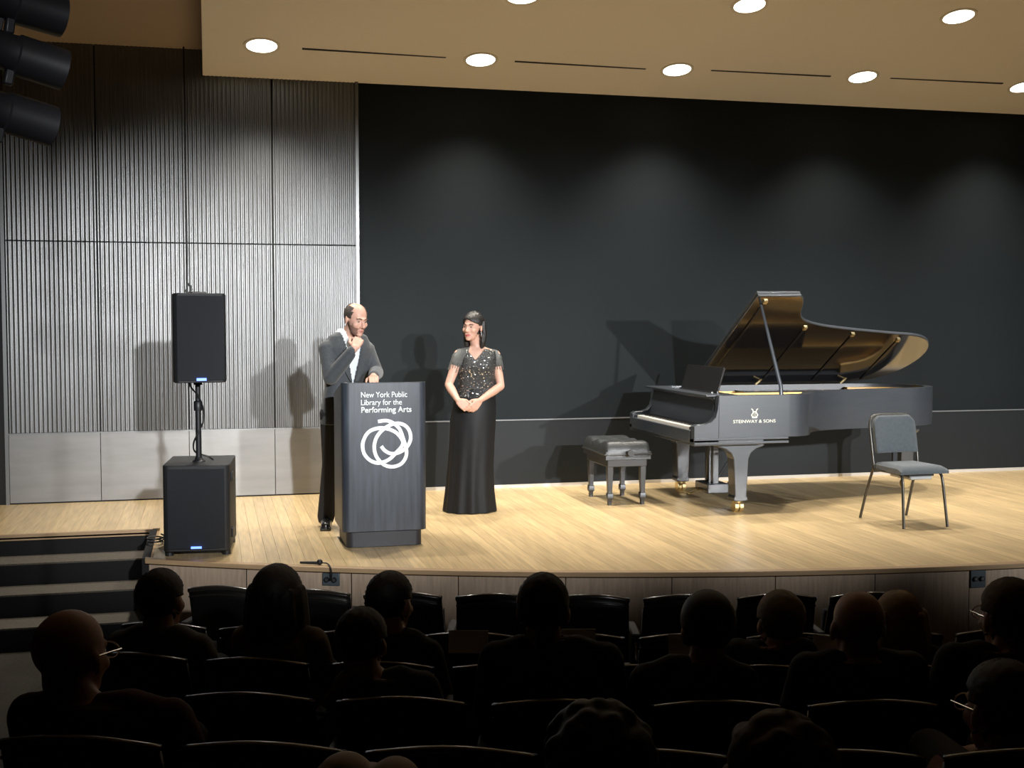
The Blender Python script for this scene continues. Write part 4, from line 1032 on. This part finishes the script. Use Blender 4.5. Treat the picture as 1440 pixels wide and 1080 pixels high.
    if scarf:
        g = MB(); P = [nb-f*.070+up*.03, nb*.5+s1*.5-f*.080+up*.040, s1-f*.075+up*.038, s1-rt*.075-f*.045-up*.055]
        g.tube(catmull(P, 5), [.030]*16, 10, (1, .45), up=(0, 0, 1)); own(g.build('scarf', scarf, ex, smooth=True), ex)
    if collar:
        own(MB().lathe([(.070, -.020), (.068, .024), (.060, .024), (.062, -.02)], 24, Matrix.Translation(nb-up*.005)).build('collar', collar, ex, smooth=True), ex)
    face_n = [c for c in bpy.data.objects if c.parent == ex]
    return ex, hM
C_ = lambda n_, c, r=.85: mat(n_, c, r, var=.12, vscale=40)
HB, HD, HG, HBL, HBR = mat('hair_black', (.010, .009, .009), .6), mat('hair_dark_brown', (.020, .014, .011), .6), mat('hair_grey', (.22, .17, .13), .7), mat('hair_blonde', (.30, .19, .09), .6), mat('hair_brown', (.10, .06, .035), .7)
BLK, NAVY, CHAR = C_('black_wool', (.012, .012, .013)), C_('navy_wool', (.018, .022, .035)), C_('charcoal_wool', (.030, .031, .034))
aud('bald man with glasses in a dark maroon sweater, seated beside the aisle', 5, 99, 857, 92, 14, 270, 985, C_('maroon_knit', (.060, .012, .012)), None, 14, 4, 'bald', glasses=True)
aud('dark-haired person in a grey jacket with pale collar, seated below the steps', 3, 226, 799, 62, 152, 298, 893, C_('grey_jacket', (.09, .085, .078)), HD, 6, 2, 'short', collar=C_('pale_collar', (.35, .32, .29)))
aud('woman with a dark brown bob and tan top', 3, 390, 793, 64, 326, 460, 885, C_('tan_knit', (.22, .165, .125)), HD, 0, 2, 'bob')
aud('dark-haired person in black with a mustard yellow scarf', 4, 509, 853, 70, 468, 618, 948, BLK, HD, 10, 6, 'short', scarf=C_('mustard_scarf', (.42, .29, .09)))
aud('man with tousled dark hair turned towards the papers, in black', 3, 549, 803, 62, 500, 622, 902, BLK, HD, 22, 6, 'short')
aud('broad man in a charcoal suit with short black hair', 4, 764, 805, 74, 674, 876, 908, CHAR, HB, 2, 4, 'short', collar=C_('dimmed_shirt_collar', (.10, .10, .11)))  # shirt collar colour is darkened to stand for the dim house light
aud('man in a black jacket with a smooth dark head', 4, 995, 829, 72, 886, 1066, 938, BLK, HB, -8, 4, 'cap')
aud('grey-haired man in a navy jacket', 3, 1098, 830, 66, 1018, 1150, 902, NAVY, HG, -6, 6, 'short')
aud('bald man in a black jacket in front of the blonde woman', 4, 1207, 830, 74, 1112, 1304, 922, BLK, None, 0, 2, 'bald')
aud('woman with shoulder-length blonde hair sitting beyond the bald man in black', 3, 1264, 829, 56, 1205, 1328, 912, BLK, HBL, 10, 2, 'long')
aud('man with short brown hair and glasses in a black jacket', 4, 1421, 812, 74, 1318, 1512, 908, BLK, HBR, -7, 2, 'short', glasses=True)
aud('man with short dark hair and glasses, his nape above a reddish top', 5, 1412, 927, 94, 1330, 1540, 1075, C_('reddish_top', (.14, .05, .045)), HD, -16, 3, 'short', glasses=True)
e13, m13 = aud('person with a bushy brown mop of curls', 6, 1095, 974, 120, 1010, 1260, 1130, BLK, HBR, -4, 0, 'curly')
aud('person with thick black bushy hair', 6, 842, 960, 118, 712, 962, 1130, BLK, HB, 0, 0, 'curly')
aud('person with pale blonde hair parted in two lobes', 6, 520, 1042, 118, 370, 620, 1200, BLK, mat('hair_pale_blonde', (.42, .31, .20), .6), 0, 0, 'lobes')
for px, lb in ((1185, 'black sixth row seat of the person with brown curls'), (835, 'black sixth row seat of the person with black bushy hair'), (485, 'black sixth row seat of the person with parted blonde hair')):
    p = on_arc(px, 1075, ROWS[6][0]-.2); a = math.degrees(math.atan2(p.x-SC.x, SC.y-p.y)); seat(6, (a-ROWS[6][1])/ROWS[6][2]-.5, lb, None, down=True)
